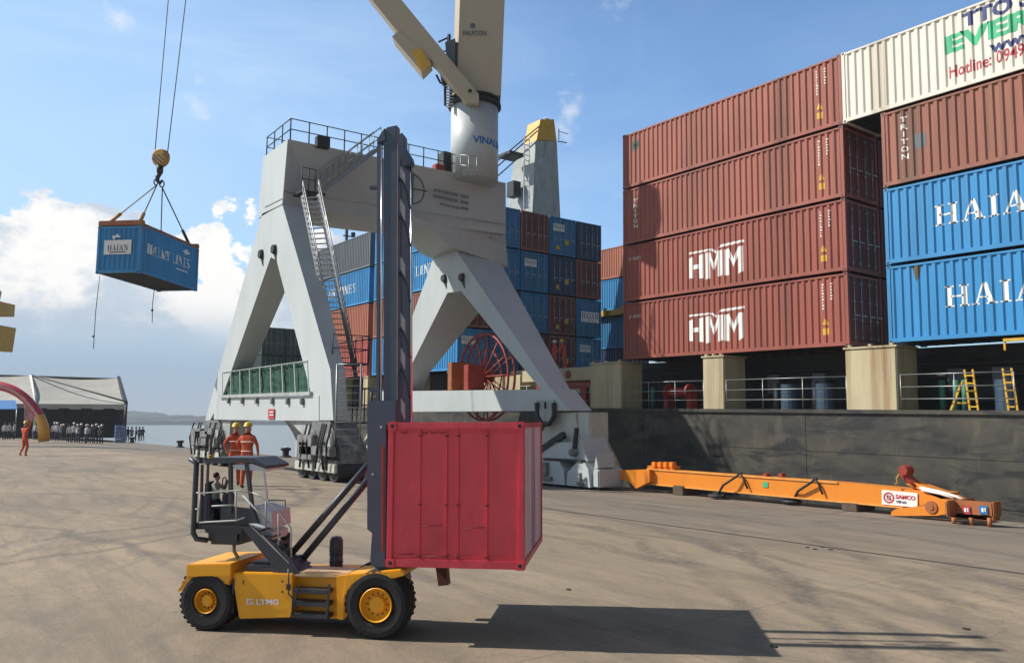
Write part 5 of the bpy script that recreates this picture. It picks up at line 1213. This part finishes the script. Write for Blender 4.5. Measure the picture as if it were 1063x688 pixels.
# step recess
fp('step_panel','fyel',lambda q:(Tp(q,((304,598),(352,600),(352,642),(304,640.5)),.14,.1),))
fp('step_panel','fyel',lambda q:(Tp(q,((349,598),(364,596),(360,640),(354,643),(350,642)),.02,.3),))
for y in (614,627,639.5):
    fp('step','fchar',lambda q:q.bbox(T(303.5,y+1.5,.0),T(340,y-1.5,.0)+V3((0,.13,0)),.006))
fp('step_rail','fchar',lambda q:(q.bar(T(339,641,-.005),T(342,606,-.005),.018,.018),q.bar(T(302,640,-.005),T(310,607,-.005),.014,.014),q.tube([T(299.5,590,-.01),T(299.5,616,-.01),T(304,621,-.01),T(303,638,-.01)],.008,6),q.bbox(T(297,612,-.012),T(302,606,-.012),.004)))
# front fender
fpts=[(359,596),(400,592.5),(420,591),(420,597)]+arch_pts(390,631,34,62,158,10)+[(357,643),(353,643)]
beveled(fpts,.0,W_T,'front_fender','fyel')
# logo: square emblem + LTMG
def ttext(s,x0,x1,yb,yt,b,m,bold=.03,polys=None):
    mb=MB()
    for q in (polys or text_polys(s,bold=bold)): mb.add([T(x0+(x1-x0)*u,yb+(yt-yb)*v,b) for u,v in q],[tuple(range(len(q)))])
    mb.build('lettering','wt',fk)
ttext('LTMG',266,289.5,627.3,621.5,.022,'wt',.05)
ttext('',256,264,627,621,.022,'wt',polys=[rect(0,0,.2,1),rect(.2,.8,.9,1),rect(.2,0,.9,.2),rect(.7,.2,.9,.5),rect(.45,.4,.9,.55),rect(.35,.35,.5,.65)])
# cab platform, cab
cab=fp('cab_platform','fchar',lambda q:(q.bbox(T(199,549,.12),T(253,543.5,.12)+V3((0,.42,0)),.012),q.bbox(T(214,565,.16),T(249.5,549,.16)+V3((0,.34,0)),.03),q.bbox(T(212,553,.14),T(252,549,.14)+V3((0,.38,0)),.01)))
fp('guard_bar','fchar',lambda q:q.tube([T(197.5,476,.1),T(204,481,.1),T(203,500,.1),T(201,543,.1),T(200.5,553,.1),T(204,559,.1),T(215,560.5,.1)],.024,10))
fp('cab_roof','fchar',lambda q:(q.hexa([T(209,478,.1),T(222,474.5,.1),T(262,475,.1),T(276,483,.1),T(276,486,.1),T(262,480,.1),T(215,481,.1)],[p+V3((0,.45,0)) for p in [T(209,478,.1),T(222,474.5,.1),T(262,475,.1),T(276,483,.1),T(276,486,.1),T(262,480,.1),T(215,481,.1)]])),)
fp('roof_skylight','silver',lambda q:q.hexa([T(240,482.2,.12),T(262,481.2,.12),T(276,486.5,.12),T(274,489,.12),T(244,487,.12)],[p+V3((0,.4,0)) for p in [T(240,482.2,.12),T(262,481.2,.12),T(276,486.5,.12),T(274,489,.12),T(244,487,.12)]]))
for b in (.12,.5):
    fp('cab_post','fchar',lambda q:(q.bar(T(210,482,b),T(208.5,543,b),.018,.02),q.bar(T(216,481,b),T(214,543,b),.014,.02),q.bar(T(239.5,480,b),T(239.5,532,b),.034,.03),q.bar(T(256,480,b),T(262.5,530,b),.03,.03)))
fp('front_frame','silver',lambda q:(q.bar(T(274,487,.14),T(279,528,.14),.012,.012),q.bar(T(274,487,.5),T(279,528,.5),.012,.012)))
fp('lower_panel','fchar',lambda q:(q.hexa([T(208,514,.12),T(217,514,.12),T(217,543,.12),T(206,543,.12)],[p+V3((0,.03,0)) for p in [T(208,514,.12),T(217,514,.12),T(217,543,.12),T(206,543,.12)]]),
    Tp(q,((229,524),(262,528),(268,543),(229,543)),.12,.03),Tp(q,((225,524),(262,528),(268,543),(225,543)),.52,.03)))
fp('nose_panel','silver',lambda q:(q.hexa([T(262,525,.16),T(282,531,.16),T(283,548,.16),T(266,543,.16)],[p+V3((0,.36,0)) for p in [T(262,525,.16),T(282,531,.16),T(283,548,.16),T(266,543,.16)]]),Tp(q,((258,543),(283,552),(283,560),(262,549)),.18,.3)))
fp('window_glass','glass',lambda q:(Tp(q,((239,482),(256,481),(262,527),(239,524)),.13,.004),Tp(q,((258,482),(273,488),(278,527),(264,526)),.13,.004)))
# seat, console, wheel
fp('seat','black',lambda q:(q.bbox(T(213,543,.22),T(224,528,.22)+V3((0,.18,0)),.02),q.bbox(T(211,530,.22),T(215,500,.22)+V3((0,.18,0)),.02)))
fp('console','fchar',lambda q:(q.bbox(T(229,541,.25),T(236,512,.25)+V3((0,.14,0)),.012),q.bar(T(232,512,.3),T(236,498,.3),.02,.02),q.tube([T(233+math.cos(a)*2,500+math.sin(a)*5,.3+math.sin(a)*.0) for a in [i*math.pi/8 for i in range(17)]],.006,6,False)))
fp('beacon','yellow',lambda q:q.lathe(T(218,475.5,.25),(0,0,1),[(0,0),(0,.018),(.03,.016),(.036,0)],12))
# handrails on platform
def rl_(q,pts,b,r=.0075): q.tube([T(x,y,b) for x,y in pts],r,6)
fp('handrail','cgreyd',lambda q:(rl_(q,((204,511),(207,512),(245,509),(262,511)),.05),rl_(q,((203,528),(207,529)),.05),rl_(q,((220,525),(243,524)),.05),rl_(q,((207,542),(245,540),(254,537)),.05),rl_(q,((208,512),(206,542)),.05),rl_(q,((245,509),(245,541)),.05)))
fp('handrail','cgreyd',lambda q:(rl_(q,((262,511),(271,515),(290,531),(302,548),(302.5,578)),.03),rl_(q,((252,514),(286,550)),.03),rl_(q,((276,520),(276,548)),.03),rl_(q,((289,533),(289,566)),.03),rl_(q,((274,519),(296,519),(297,540),(295,545)),.5),rl_(q,((284,530),(284,550)),.5)))
# stairs
fp('stair_stringer','fchar',lambda q:(Tp(q,((250,546),(262,546),(302,580),(312,595),(290,598),(288,594)),.05,.02),Tp(q,((262,543),(272,543),(320,594),(312,596),(276,560)),.32,.02)))
for i in range(6):
    x=256+i*8; y=551+i*7.6
    fp('stair_tread','fchar',lambda q:q.bbox(T(x,y+1,.06),T(x+13,y-1,.06)+V3((0,.27,0)),.004))
fp('stair_edge','chrome',lambda q:(q.bar(T(272,555,.045),T(293,577,.045),.005,.005),q.bar(T(262,547,.045),T(300,584,.045),.005,.005)))
fp('stair_base','fchar',lambda q:(q.bbox(T(282,597,.06),T(303,590,.06)+V3((0,.28,0)),.01),Tp(q,((302,582),(320,597),(302,597)),.07,.2)))
# hose, exhaust, filter
fp('hose',mat('hose_tan',(.32,.24,.13),.5),lambda q:q.tube([T(243,565,.3),T(243,572,.3),T(248,580,.3),T(258,584,.3),T(268,585,.3)],.016,8))
fp('air_filter','fchar',lambda q:(q.tube([T(296,572,.5),T(296,554,.5)],.045,14),q.lathe(T(296,554,.5),(0,0,1),[(-.02,.06),(.0,.06),(.02,.03),(.03,0)],14)))
fp('exhaust_stack','fchar',lambda q:(q.tube([T(349,596,.5),T(349,572,.5)],.06,16),q.lathe(T(349,572,.5),(0,0,1),[(0,.0),(0,.062),(.01,.062),(.1,.06),(.13,.045),(.14,0)],16)))
fp('exhaust_band','dark',lambda q:[q.lathe(T(349,y,.5),(0,0,1),[(0,.064),(.008,.064)],16) for y in (590,583,575)])
# tilt struts
for b in (.08,.62):
    dxx=0 if b<.3 else 9; dyy=0 if b<.3 else 10
    fp('mast_strut','fchar',lambda q:(q.tube([T(302+dxx,575+dyy*.9,.3),T(383,481 if b<.3 else 497,.3 if b<.3 else .38)],.030,12),))
# ------------------------------------------------------------ mast
def mp(pts,b,t,name,m,parent=None): return beveled(pts,b,t,name,m,parent,.004)
mast=mp([(398,136),(402,132),(412,130),(413,440),(412,586),(398,586)],.12,.09,'mast_upright','fmast')
mp([(413,141),(417,137.5),(419.5,141),(420,153),(426.5,163),(427.5,168),(425,172),(418,172),(412,160)],.5,.1,'mast_head','fmast')
mp([(391.5,148),(393.5,141),(399,133),(400,146),(392,148)],.11,.10,'mast_cap','fmast')
mp([(418,172),(425,172),(425.5,440),(418,440)],.56,.07,'mast_upright','fmast')
fp('mast_rail','fmast',lambda q:(Tp(q,((391.5,147),(394.6,147),(393.6,420),(390.3,420)),.13,.07),))
fp('lift_rod','chrome',lambda q:q.tube([T(396.4,147,.12),T(395.7,415,.12)],.0085,10))
fp('lift_rod','chrome',lambda q:q.tube([T(426.8,172,.55),T(427.3,438,.55)],.010,10))
fp('mast_web','fmast',lambda q:(Tp(q,((412.5,160),(417.5,168),(417.5,440),(412.5,440)),.34,.03),))
# crossbars between uprights
for y in (168,202,262,320,356,408):
    fp('crossbar','silver',lambda q:Tp(q,((412.5,y),(419.5,y+12),(419.5,y+27),(412.5,y+9)),.25,.03))
for y in (183,222,280,338,380):
    fp('mast_hose','fmast',lambda q:(q.tube([T(412.8,y,.2),T(418,y+6,.2),T(423,y+18,.22),T(425.5,y+34,.22)],.012,8),))
fp('lift_chain','steel',lambda q:(q.bar(T(412.6,150,.11),T(412.2,436,.11),.005,.005)))
for y in (193.5,404):
    fp('mast_bracket','fmast',lambda q:q.bbox(T(383,y+3,.13),T(395,y-1.5,.13)+V3((0,.05,0)),.008))
mp([(381,416),(411,415),(411,440),(401,441),(400,588),(388,588),(386,553),(381,549)],.06,.08,'carriage_plate','fmast')
mp([(386,553),(402,553),(402,590),(392,592),(384,584)],.10,.5,'mast_foot','fmast')
fp('bolt','chrome',lambda q:(q.lathe(T(386.8,492,.055),(0,1,0),[(0,0),(0,.009),(.01,.009)],8),q.lathe(T(395.5,443,.055),(0,1,0),[(0,0),(0,.009),(.01,.009)],8)))
fp('carriage_edge','deckred',lambda q:Tp(q,((396.5,462),(398,462),(397.5,572),(396,572)),.05,.008))
fp('lift_cylinder','steel',lambda q:q.tube([T(419,612,.35),T(419,584,.35)],.062,16))
fp('spreader_leg',mat('leg_brown',(.20,.07,.05),.6),lambda q:Tp(q,((452,588),(463,588),(465,607),(455,608)),.75,.1))
fp('spreader_arm','fmast',lambda q:q.box(T(398,470,.1),T(404,456,.1)+V3((0,.55,0))))
# ------------------------------------------------------------ lifted crimson container (front end wall seen)
ca=T(401,587.5,.0); cb=T(545,590,.0)
pa=TM@ca; pb=TM@cb; 
ca_w=PD(400.5,587,6.75); cb_w=PD(545.5,589.5,6.75)
ca_w.z=cb_w.z=(ca_w.z+cb_w.z)/2
ux=(cb_w-ca_w).normalized(); wid=(cb_w-ca_w).length; hgt=PD(401,438,6.75).z-ca_w.z
yw=math.atan2(ux.y,ux.x)-math.radians(7.5)
lc_=thing('lifted_container','crimson steel container with ribbed end wall held against the forklift mast','container',ca_w,yw,world=False)
LL=1.55; Wc=wid*1.0; Hc=hgt
def lp(name,m,fn,parent=None): mb=MB(); fn(mb); return mb.build(name,m,parent or lc_)
lp('frame','lift',lambda q:(q.bbox((0,0,0),(.05,.05,Hc),.006),q.bbox((Wc-.05,0,0),(Wc,.05,Hc),.006),q.bbox((.05,.002,Hc-.055),(Wc-.05,.05,Hc-.002),.005),q.bbox((.05,.002,.002),(Wc-.05,.05,.07),.005),
   q.bbox((Wc-.05,.05,Hc-.045),(Wc-.002,LL-.05,Hc-.004),.004),q.bbox((Wc-.05,.05,.004),(Wc-.002,LL-.05,.06),.004),q.bbox((Wc-.05,LL-.05,0),(Wc,LL,Hc),.005),q.bbox((0,LL-.05,0),(.05,LL,Hc),.005)))
lp('end_wall','lift',lambda q:(q.box((.05,.02,.07),(Wc-.05,.035,Hc-.055)),[q.bbox((Wc*t,.008,.075),(Wc*t+.012,.022,Hc-.06),.003) for t in (.235,.43,.515,.725)],[q.bbox((.055,.012,z),(Wc-.055,.02,z+.006),.002) for z in (Hc-.085,.10)]))
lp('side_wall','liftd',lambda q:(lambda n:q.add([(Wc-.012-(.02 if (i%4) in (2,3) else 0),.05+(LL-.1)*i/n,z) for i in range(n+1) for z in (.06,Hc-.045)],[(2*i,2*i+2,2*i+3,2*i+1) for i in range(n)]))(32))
lp('side_wall','lift',lambda q:q.box((.01,.05,.05),(.02,LL-.05,Hc-.04)))
lp('roof','lift',lambda q:q.box((.01,.01,Hc-.03),(Wc-.01,LL-.01,Hc-.02)))
lp('floor','dark',lambda q:q.box((.01,.05,.02),(Wc-.01,LL-.05,.04)))
lp('back_wall','lift',lambda q:q.box((.05,LL-.03,.05),(Wc-.05,LL-.02,Hc-.04)))
for x in (0,Wc-.075):
    for z in (0,Hc-.065):
        o=lp('corner_casting','lift',lambda q:q.bbox((x-.004,-.006,z-.003),(x+.079,.06,z+.068),.008))
        lp('casting_hole','dark',lambda q:q.lathe((x+.038,-.0075,z+.033),(0,1,0),[(0,0),(0,.016),(.003,.016)],14),o)
lp('hinge_pin','dkred',lambda q:[q.bbox((Wc*t-.008,.0,z),(Wc*t+.02,.012,z+.014),.003) for t in (.235,.43,.515,.725) for z in (.085,.5,Hc-.12)])
lp('dent_mark','dkred',lambda q:[q.tube([(Wc*(t+math.cos(a)*.022),.009,Hc-.075-abs(math.sin(a))*.018) for a in [math.pi*i/6 for i in range(7)]],.003,5) for t in (.12,.27,.34,.4)]+[q.tube([(Wc*a,.009,z),(Wc*b,.009,z+.01)],.0028,5) for a,b,z in ((.25,.4,.33),(.56,.72,.32),(.3,.46,.09),(.1,.2,.1))]+[q.tube([(Wc*.505,.009,.12),(Wc*.53,.009,.03),(Wc*.56,.009,.03)],.003,5)])
# operator
b_op=body('operator',['grsh','skin','shirtd','black'],dict(pel=(0,0,.93),elL=(-.24,.16,1.2),wrL=(-.12,.42,1.22),elR=(.24,.16,1.2),wrR=(.12,.42,1.22),knL=(-.1,.25,.62),anL=(-.1,.3,.2),knR=(.1,.22,.62),anR=(.1,.25,.2)),2,True)
opb=TM@T(223,545,.30); hs=(T(220,487,.31)-T(220,540,.31)).length/1.66
o=person(b_op,opb+V3((0,0,-.02)),yawt-math.pi/2,'driver in grey shirt and dark trousers inside the forklift cab, hands on the wheel',None,'h',hs)
hzm=bpy.data.materials.new('thin_sea_haze'); hzm.use_nodes=True; hnt=hzm.node_tree; hnt.nodes.remove(hnt.nodes['Principled BSDF']); pv=hnt.nodes.new('ShaderNodeVolumePrincipled'); pv.inputs['Color'].default_value=(.78,.86,.95,1); pv.inputs['Density'].default_value=.00045; hnt.links.new(pv.outputs[0],hnt.nodes['Material Output'].inputs['Volume'])
mb=MB(); mb.box((-4300,-1200,-8),(900,3300,75)); tag(mb.build('haze',hzm),kind='stuff')
# ------------------------------------------------------------ world, sun, camera
w=bpy.data.worlds.new('World'); S.world=w; w.use_nodes=True; nt=w.node_tree; L=nt.links.new
bg=nt.nodes['Background']
az=math.radians(42); el=math.radians(42)
sunv=V3((-math.sin(az)*math.cos(el),-math.cos(az)*math.cos(el),math.sin(el)))
sk=nd(nt,'ShaderNodeTexSky',sky_type='NISHITA'); sk.sun_disc=False; sk.sun_elevation=el; sk.sun_rotation=math.atan2(sunv.x,sunv.y); sk.air_density=1.0; sk.dust_density=.7; sk.ozone_density=1.6; sk.altitude=0
tc=nd(nt,'ShaderNodeTexCoord'); GEN=tc.outputs['Generated']
def math_(op,a,b=None):
    m=nd(nt,'ShaderNodeMath',operation=op)
    for i,v in enumerate((a,b)):
        if v is None: continue
        if isinstance(v,(int,float)): m.inputs[i].default_value=v
        else: L(v,m.inputs[i])
    return m.outputs[0]
def rng(s,a,b,c,d,sm=True):
    r=nd(nt,'ShaderNodeMapRange'); L(s,r.inputs[0]); r.interpolation_type='SMOOTHSTEP' if sm else 'LINEAR'
    for i,v in zip((1,2,3,4),(a,b,c,d)): r.inputs[i].default_value=v
    return r.outputs[0]
def noise(sc,det,scl=(1,1,1),loc=(0,0,0),ro=.55,dist=0):
    mp=nd(nt,'ShaderNodeMapping'); mp.inputs['Scale'].default_value=scl; mp.inputs['Location'].default_value=loc; L(GEN,mp.inputs[0])
    n=nd(nt,'ShaderNodeTexNoise'); n.inputs['Scale'].default_value=sc; n.inputs['Detail'].default_value=det; n.inputs['Roughness'].default_value=ro; n.inputs['Distortion'].default_value=dist; L(mp.outputs[0],n.inputs['Vector']); return n.outputs[0]
def mixc(f_,a,b):
    x=nd(nt,'ShaderNodeMix',data_type='RGBA'); L(f_,x.inputs[0]) if not isinstance(f_,float) else setattr(x.inputs[0],'default_value',f_)
    for i,v in ((6,a),(7,b)):
        if isinstance(v,tuple): x.inputs[i].default_value=(*v,1)
        else: L(v,x.inputs[i])
    return x.outputs[2]
sx=nd(nt,'ShaderNodeSeparateXYZ'); L(GEN,sx.inputs[0]); Z=sx.outputs[2]
dR=nd(nt,'ShaderNodeVectorMath',operation='DOT_PRODUCT'); L(GEN,dR.inputs[0]); dR.inputs[1].default_value=(RT[0],RT[1],0); SIDE=dR.outputs['Value']
# cumulus bank: low, mostly to the left. Z in .13..0.29
K=10.   # sky strength multiplier compensation: cloud colours are given before the background strength
big=noise(8.,9,(1,1,1.5),(3.3,1.2,.4),.62,.15)
top=math_('ADD',rng(noise(5.,3,(1,1,.05),(1.,5.,0)),.3,.7,.205,.275,False),0.0)
hgt_=math_('SUBTRACT',top,Z)                      # >0 under cloud tops
puff=math_('ADD',math_('MULTIPLY',hgt_,5.5),math_('MULTIPLY',math_('SUBTRACT',big,.5),2.2))
cm=rng(puff,.0,.075,0,1)
cm=math_('MULTIPLY',cm,rng(Z,.06,.125,0,1))
cm=math_('MULTIPLY',cm,rng(SIDE,.02,-.2,.0,1))
shade=noise(9.,8,(1,1,1.7),(3.45,1.3,.62),.6,.1)
ccol=mixc(rng(shade,.38,.56,0,1),(.56*K,.64*K,.74*K),(1.0*K,.98*K,.95*K))
ccol=mixc(rng(Z,.15,.075,0,.85),ccol,(.40*K,.50*K,.62*K))
# thin cirrus veil, stronger to the left
ci=math_('MULTIPLY',rng(noise(2.2,9,(1,1,3.5),(.2,.3,.1),.62,.8),.38,.75,0,.6),rng(SIDE,.35,-.4,.2,1))
zf=nd(nt,'ShaderNodeVectorMath',operation='SCALE'); zf.inputs[0].default_value=(1.30,1.62,1.85); L(math_('MULTIPLY',rng(Z,.42,.85,1.,.25),rng(sx.outputs[0],-.2,.45,1.,.2)),zf.inputs['Scale'])
tm=nd(nt,'ShaderNodeVectorMath',operation='MULTIPLY'); L(sk.outputs[0],tm.inputs[0]); L(zf.outputs[0],tm.inputs[1])
skyc=mixc(ci,tm.outputs[0],(.60*K,.78*K,.97*K))
veil=math_('MULTIPLY',rng(SIDE,.2,-.5,0,.6),rng(Z,.75,.2,.25,1)); skyc=mixc(veil,skyc,(.52*K,.72*K,.93*K))
# small puffs
pf=math_('MULTIPLY',rng(noise(6.,7,(1,1,1.3),(7.7,3.,2.),.6),.60,.72,0,.65),rng(Z,.2,.35,0,1)); skyc=mixc(pf,skyc,(.85*K,.88*K,.92*K))
# grey-blue murk below the cloud bank
mk=math_('MULTIPLY',rng(Z,.17,.05,0,.85),rng(SIDE,.1,-.3,.35,1)); skyc=mixc(mk,skyc,(.30*K,.41*K,.56*K))
hz=rng(Z,.05,.0,0,.6); skyc=mixc(hz,skyc,(.46*K,.54*K,.62*K))
full=mixc(cm,skyc,ccol)
L(full,bg.inputs['Color']); bg.inputs['Strength'].default_value=.1
sl=bpy.data.lights.new('sun','SUN'); sl.energy=5.0; sl.angle=math.radians(.53); sl.color=(1,.945,.86); so=bpy.data.objects.new('sun',sl); COL.objects.link(so); so.rotation_euler=sunv.to_track_quat('Z','Y').to_euler(); so.location=(0,0,60)
cd=bpy.data.cameras.new('camera'); co=bpy.data.objects.new('camera',cd); COL.objects.link(co); co.location=(0,0,CH)
cd.sensor_width=36; cd.lens=36*f/1063; cd.clip_end=6000; cd.clip_start=.05
hd=V3((FW[0]*math.cos(TH),FW[1]*math.cos(TH),math.sin(TH))); co.rotation_euler=hd.to_track_quat('-Z','Y').to_euler(); S.camera=co
S.view_settings.view_transform='Standard'; S.view_settings.look='None'; S.view_settings.exposure=.16; S.view_settings.gamma=1
S.render.engine='CYCLES'
def split_pieces():
    skip={'lettering','logo','worn_lettering','code_marks','locking_bar','floor','frame','roof','person','helmet','hair','tread','tarpaulin','hull','deck','valance','emblem','stripe','weld_seam','ladder','stairway','steep_stair','top_railing','deck_railing','mid_platform','landing','side_panel','end_wall','side_wall','wheel','rim','warning_tag','decal_mark','arrow_mark','dent_mark','crane_rail','ground','hills','yellow_ladder','access_ladder','machinery_railing','column_railing','floor','flange','seam','notice_mark','badge_mark','tank_seam','cable_reel','ring_mark','handrail','sling','sling_shackle','hose','tag_line','cap_plate','canopy','corner_casting','door'}
    for o in list(bpy.data.objects):
        if o.type!='MESH' or o.parent is None or o.data.users>1: continue
        nm=o.name.split('.')[0]
        if nm in skip: continue
        me=o.data; n=len(me.vertices); p=list(range(n))
        def fd(a):
            while p[a]!=a: p[a]=p[p[a]]; a=p[a]
            return a
        for e in me.edges: p[fd(e.vertices[0])]=fd(e.vertices[1])
        isl={}
        for i in range(n): isl.setdefault(fd(i),[]).append(i)
        if not 1<len(isl)<60: continue
        size=max(me.vertices[i].co[k] for i in range(n) for k in range(3))
        cl=[]
        for vs in isl.values():
            lo=[min(me.vertices[i].co[k] for i in vs) for k in range(3)]; hi=[max(me.vertices[i].co[k] for i in vs) for k in range(3)]; cl.append([lo,hi,set(vs)])
        ch=True; eps=.012
        while ch:
            ch=False
            for a in range(len(cl)):
                for b in range(a+1,len(cl)):
                    A,B=cl[a],cl[b]
                    if all(A[0][k]-eps<=B[1][k] and B[0][k]-eps<=A[1][k] for k in range(3)):
                        A[0]=[min(A[0][k],B[0][k]) for k in range(3)]; A[1]=[max(A[1][k],B[1][k]) for k in range(3)]; A[2]|=B[2]; cl.pop(b); ch=True; break
                if ch: break
        if not 1<len(cl)<=16: continue
        for k,c in enumerate(cl[1:]+[cl[0]]):
            keep=c[2]; m2=me.copy(); bm=bmesh.new(); bm.from_mesh(m2); bm.verts.ensure_lookup_table()
            bmesh.ops.delete(bm,geom=[v for v in bm.verts if v.index not in keep],context='VERTS'); bm.to_mesh(m2); bm.free()
            if k==len(cl)-1: o.data=m2
            else:
                q=o.copy(); q.data=m2; COL.objects.link(q)
split_pieces()
for o in bpy.data.objects:
    if '_o' in o: del o['_o']
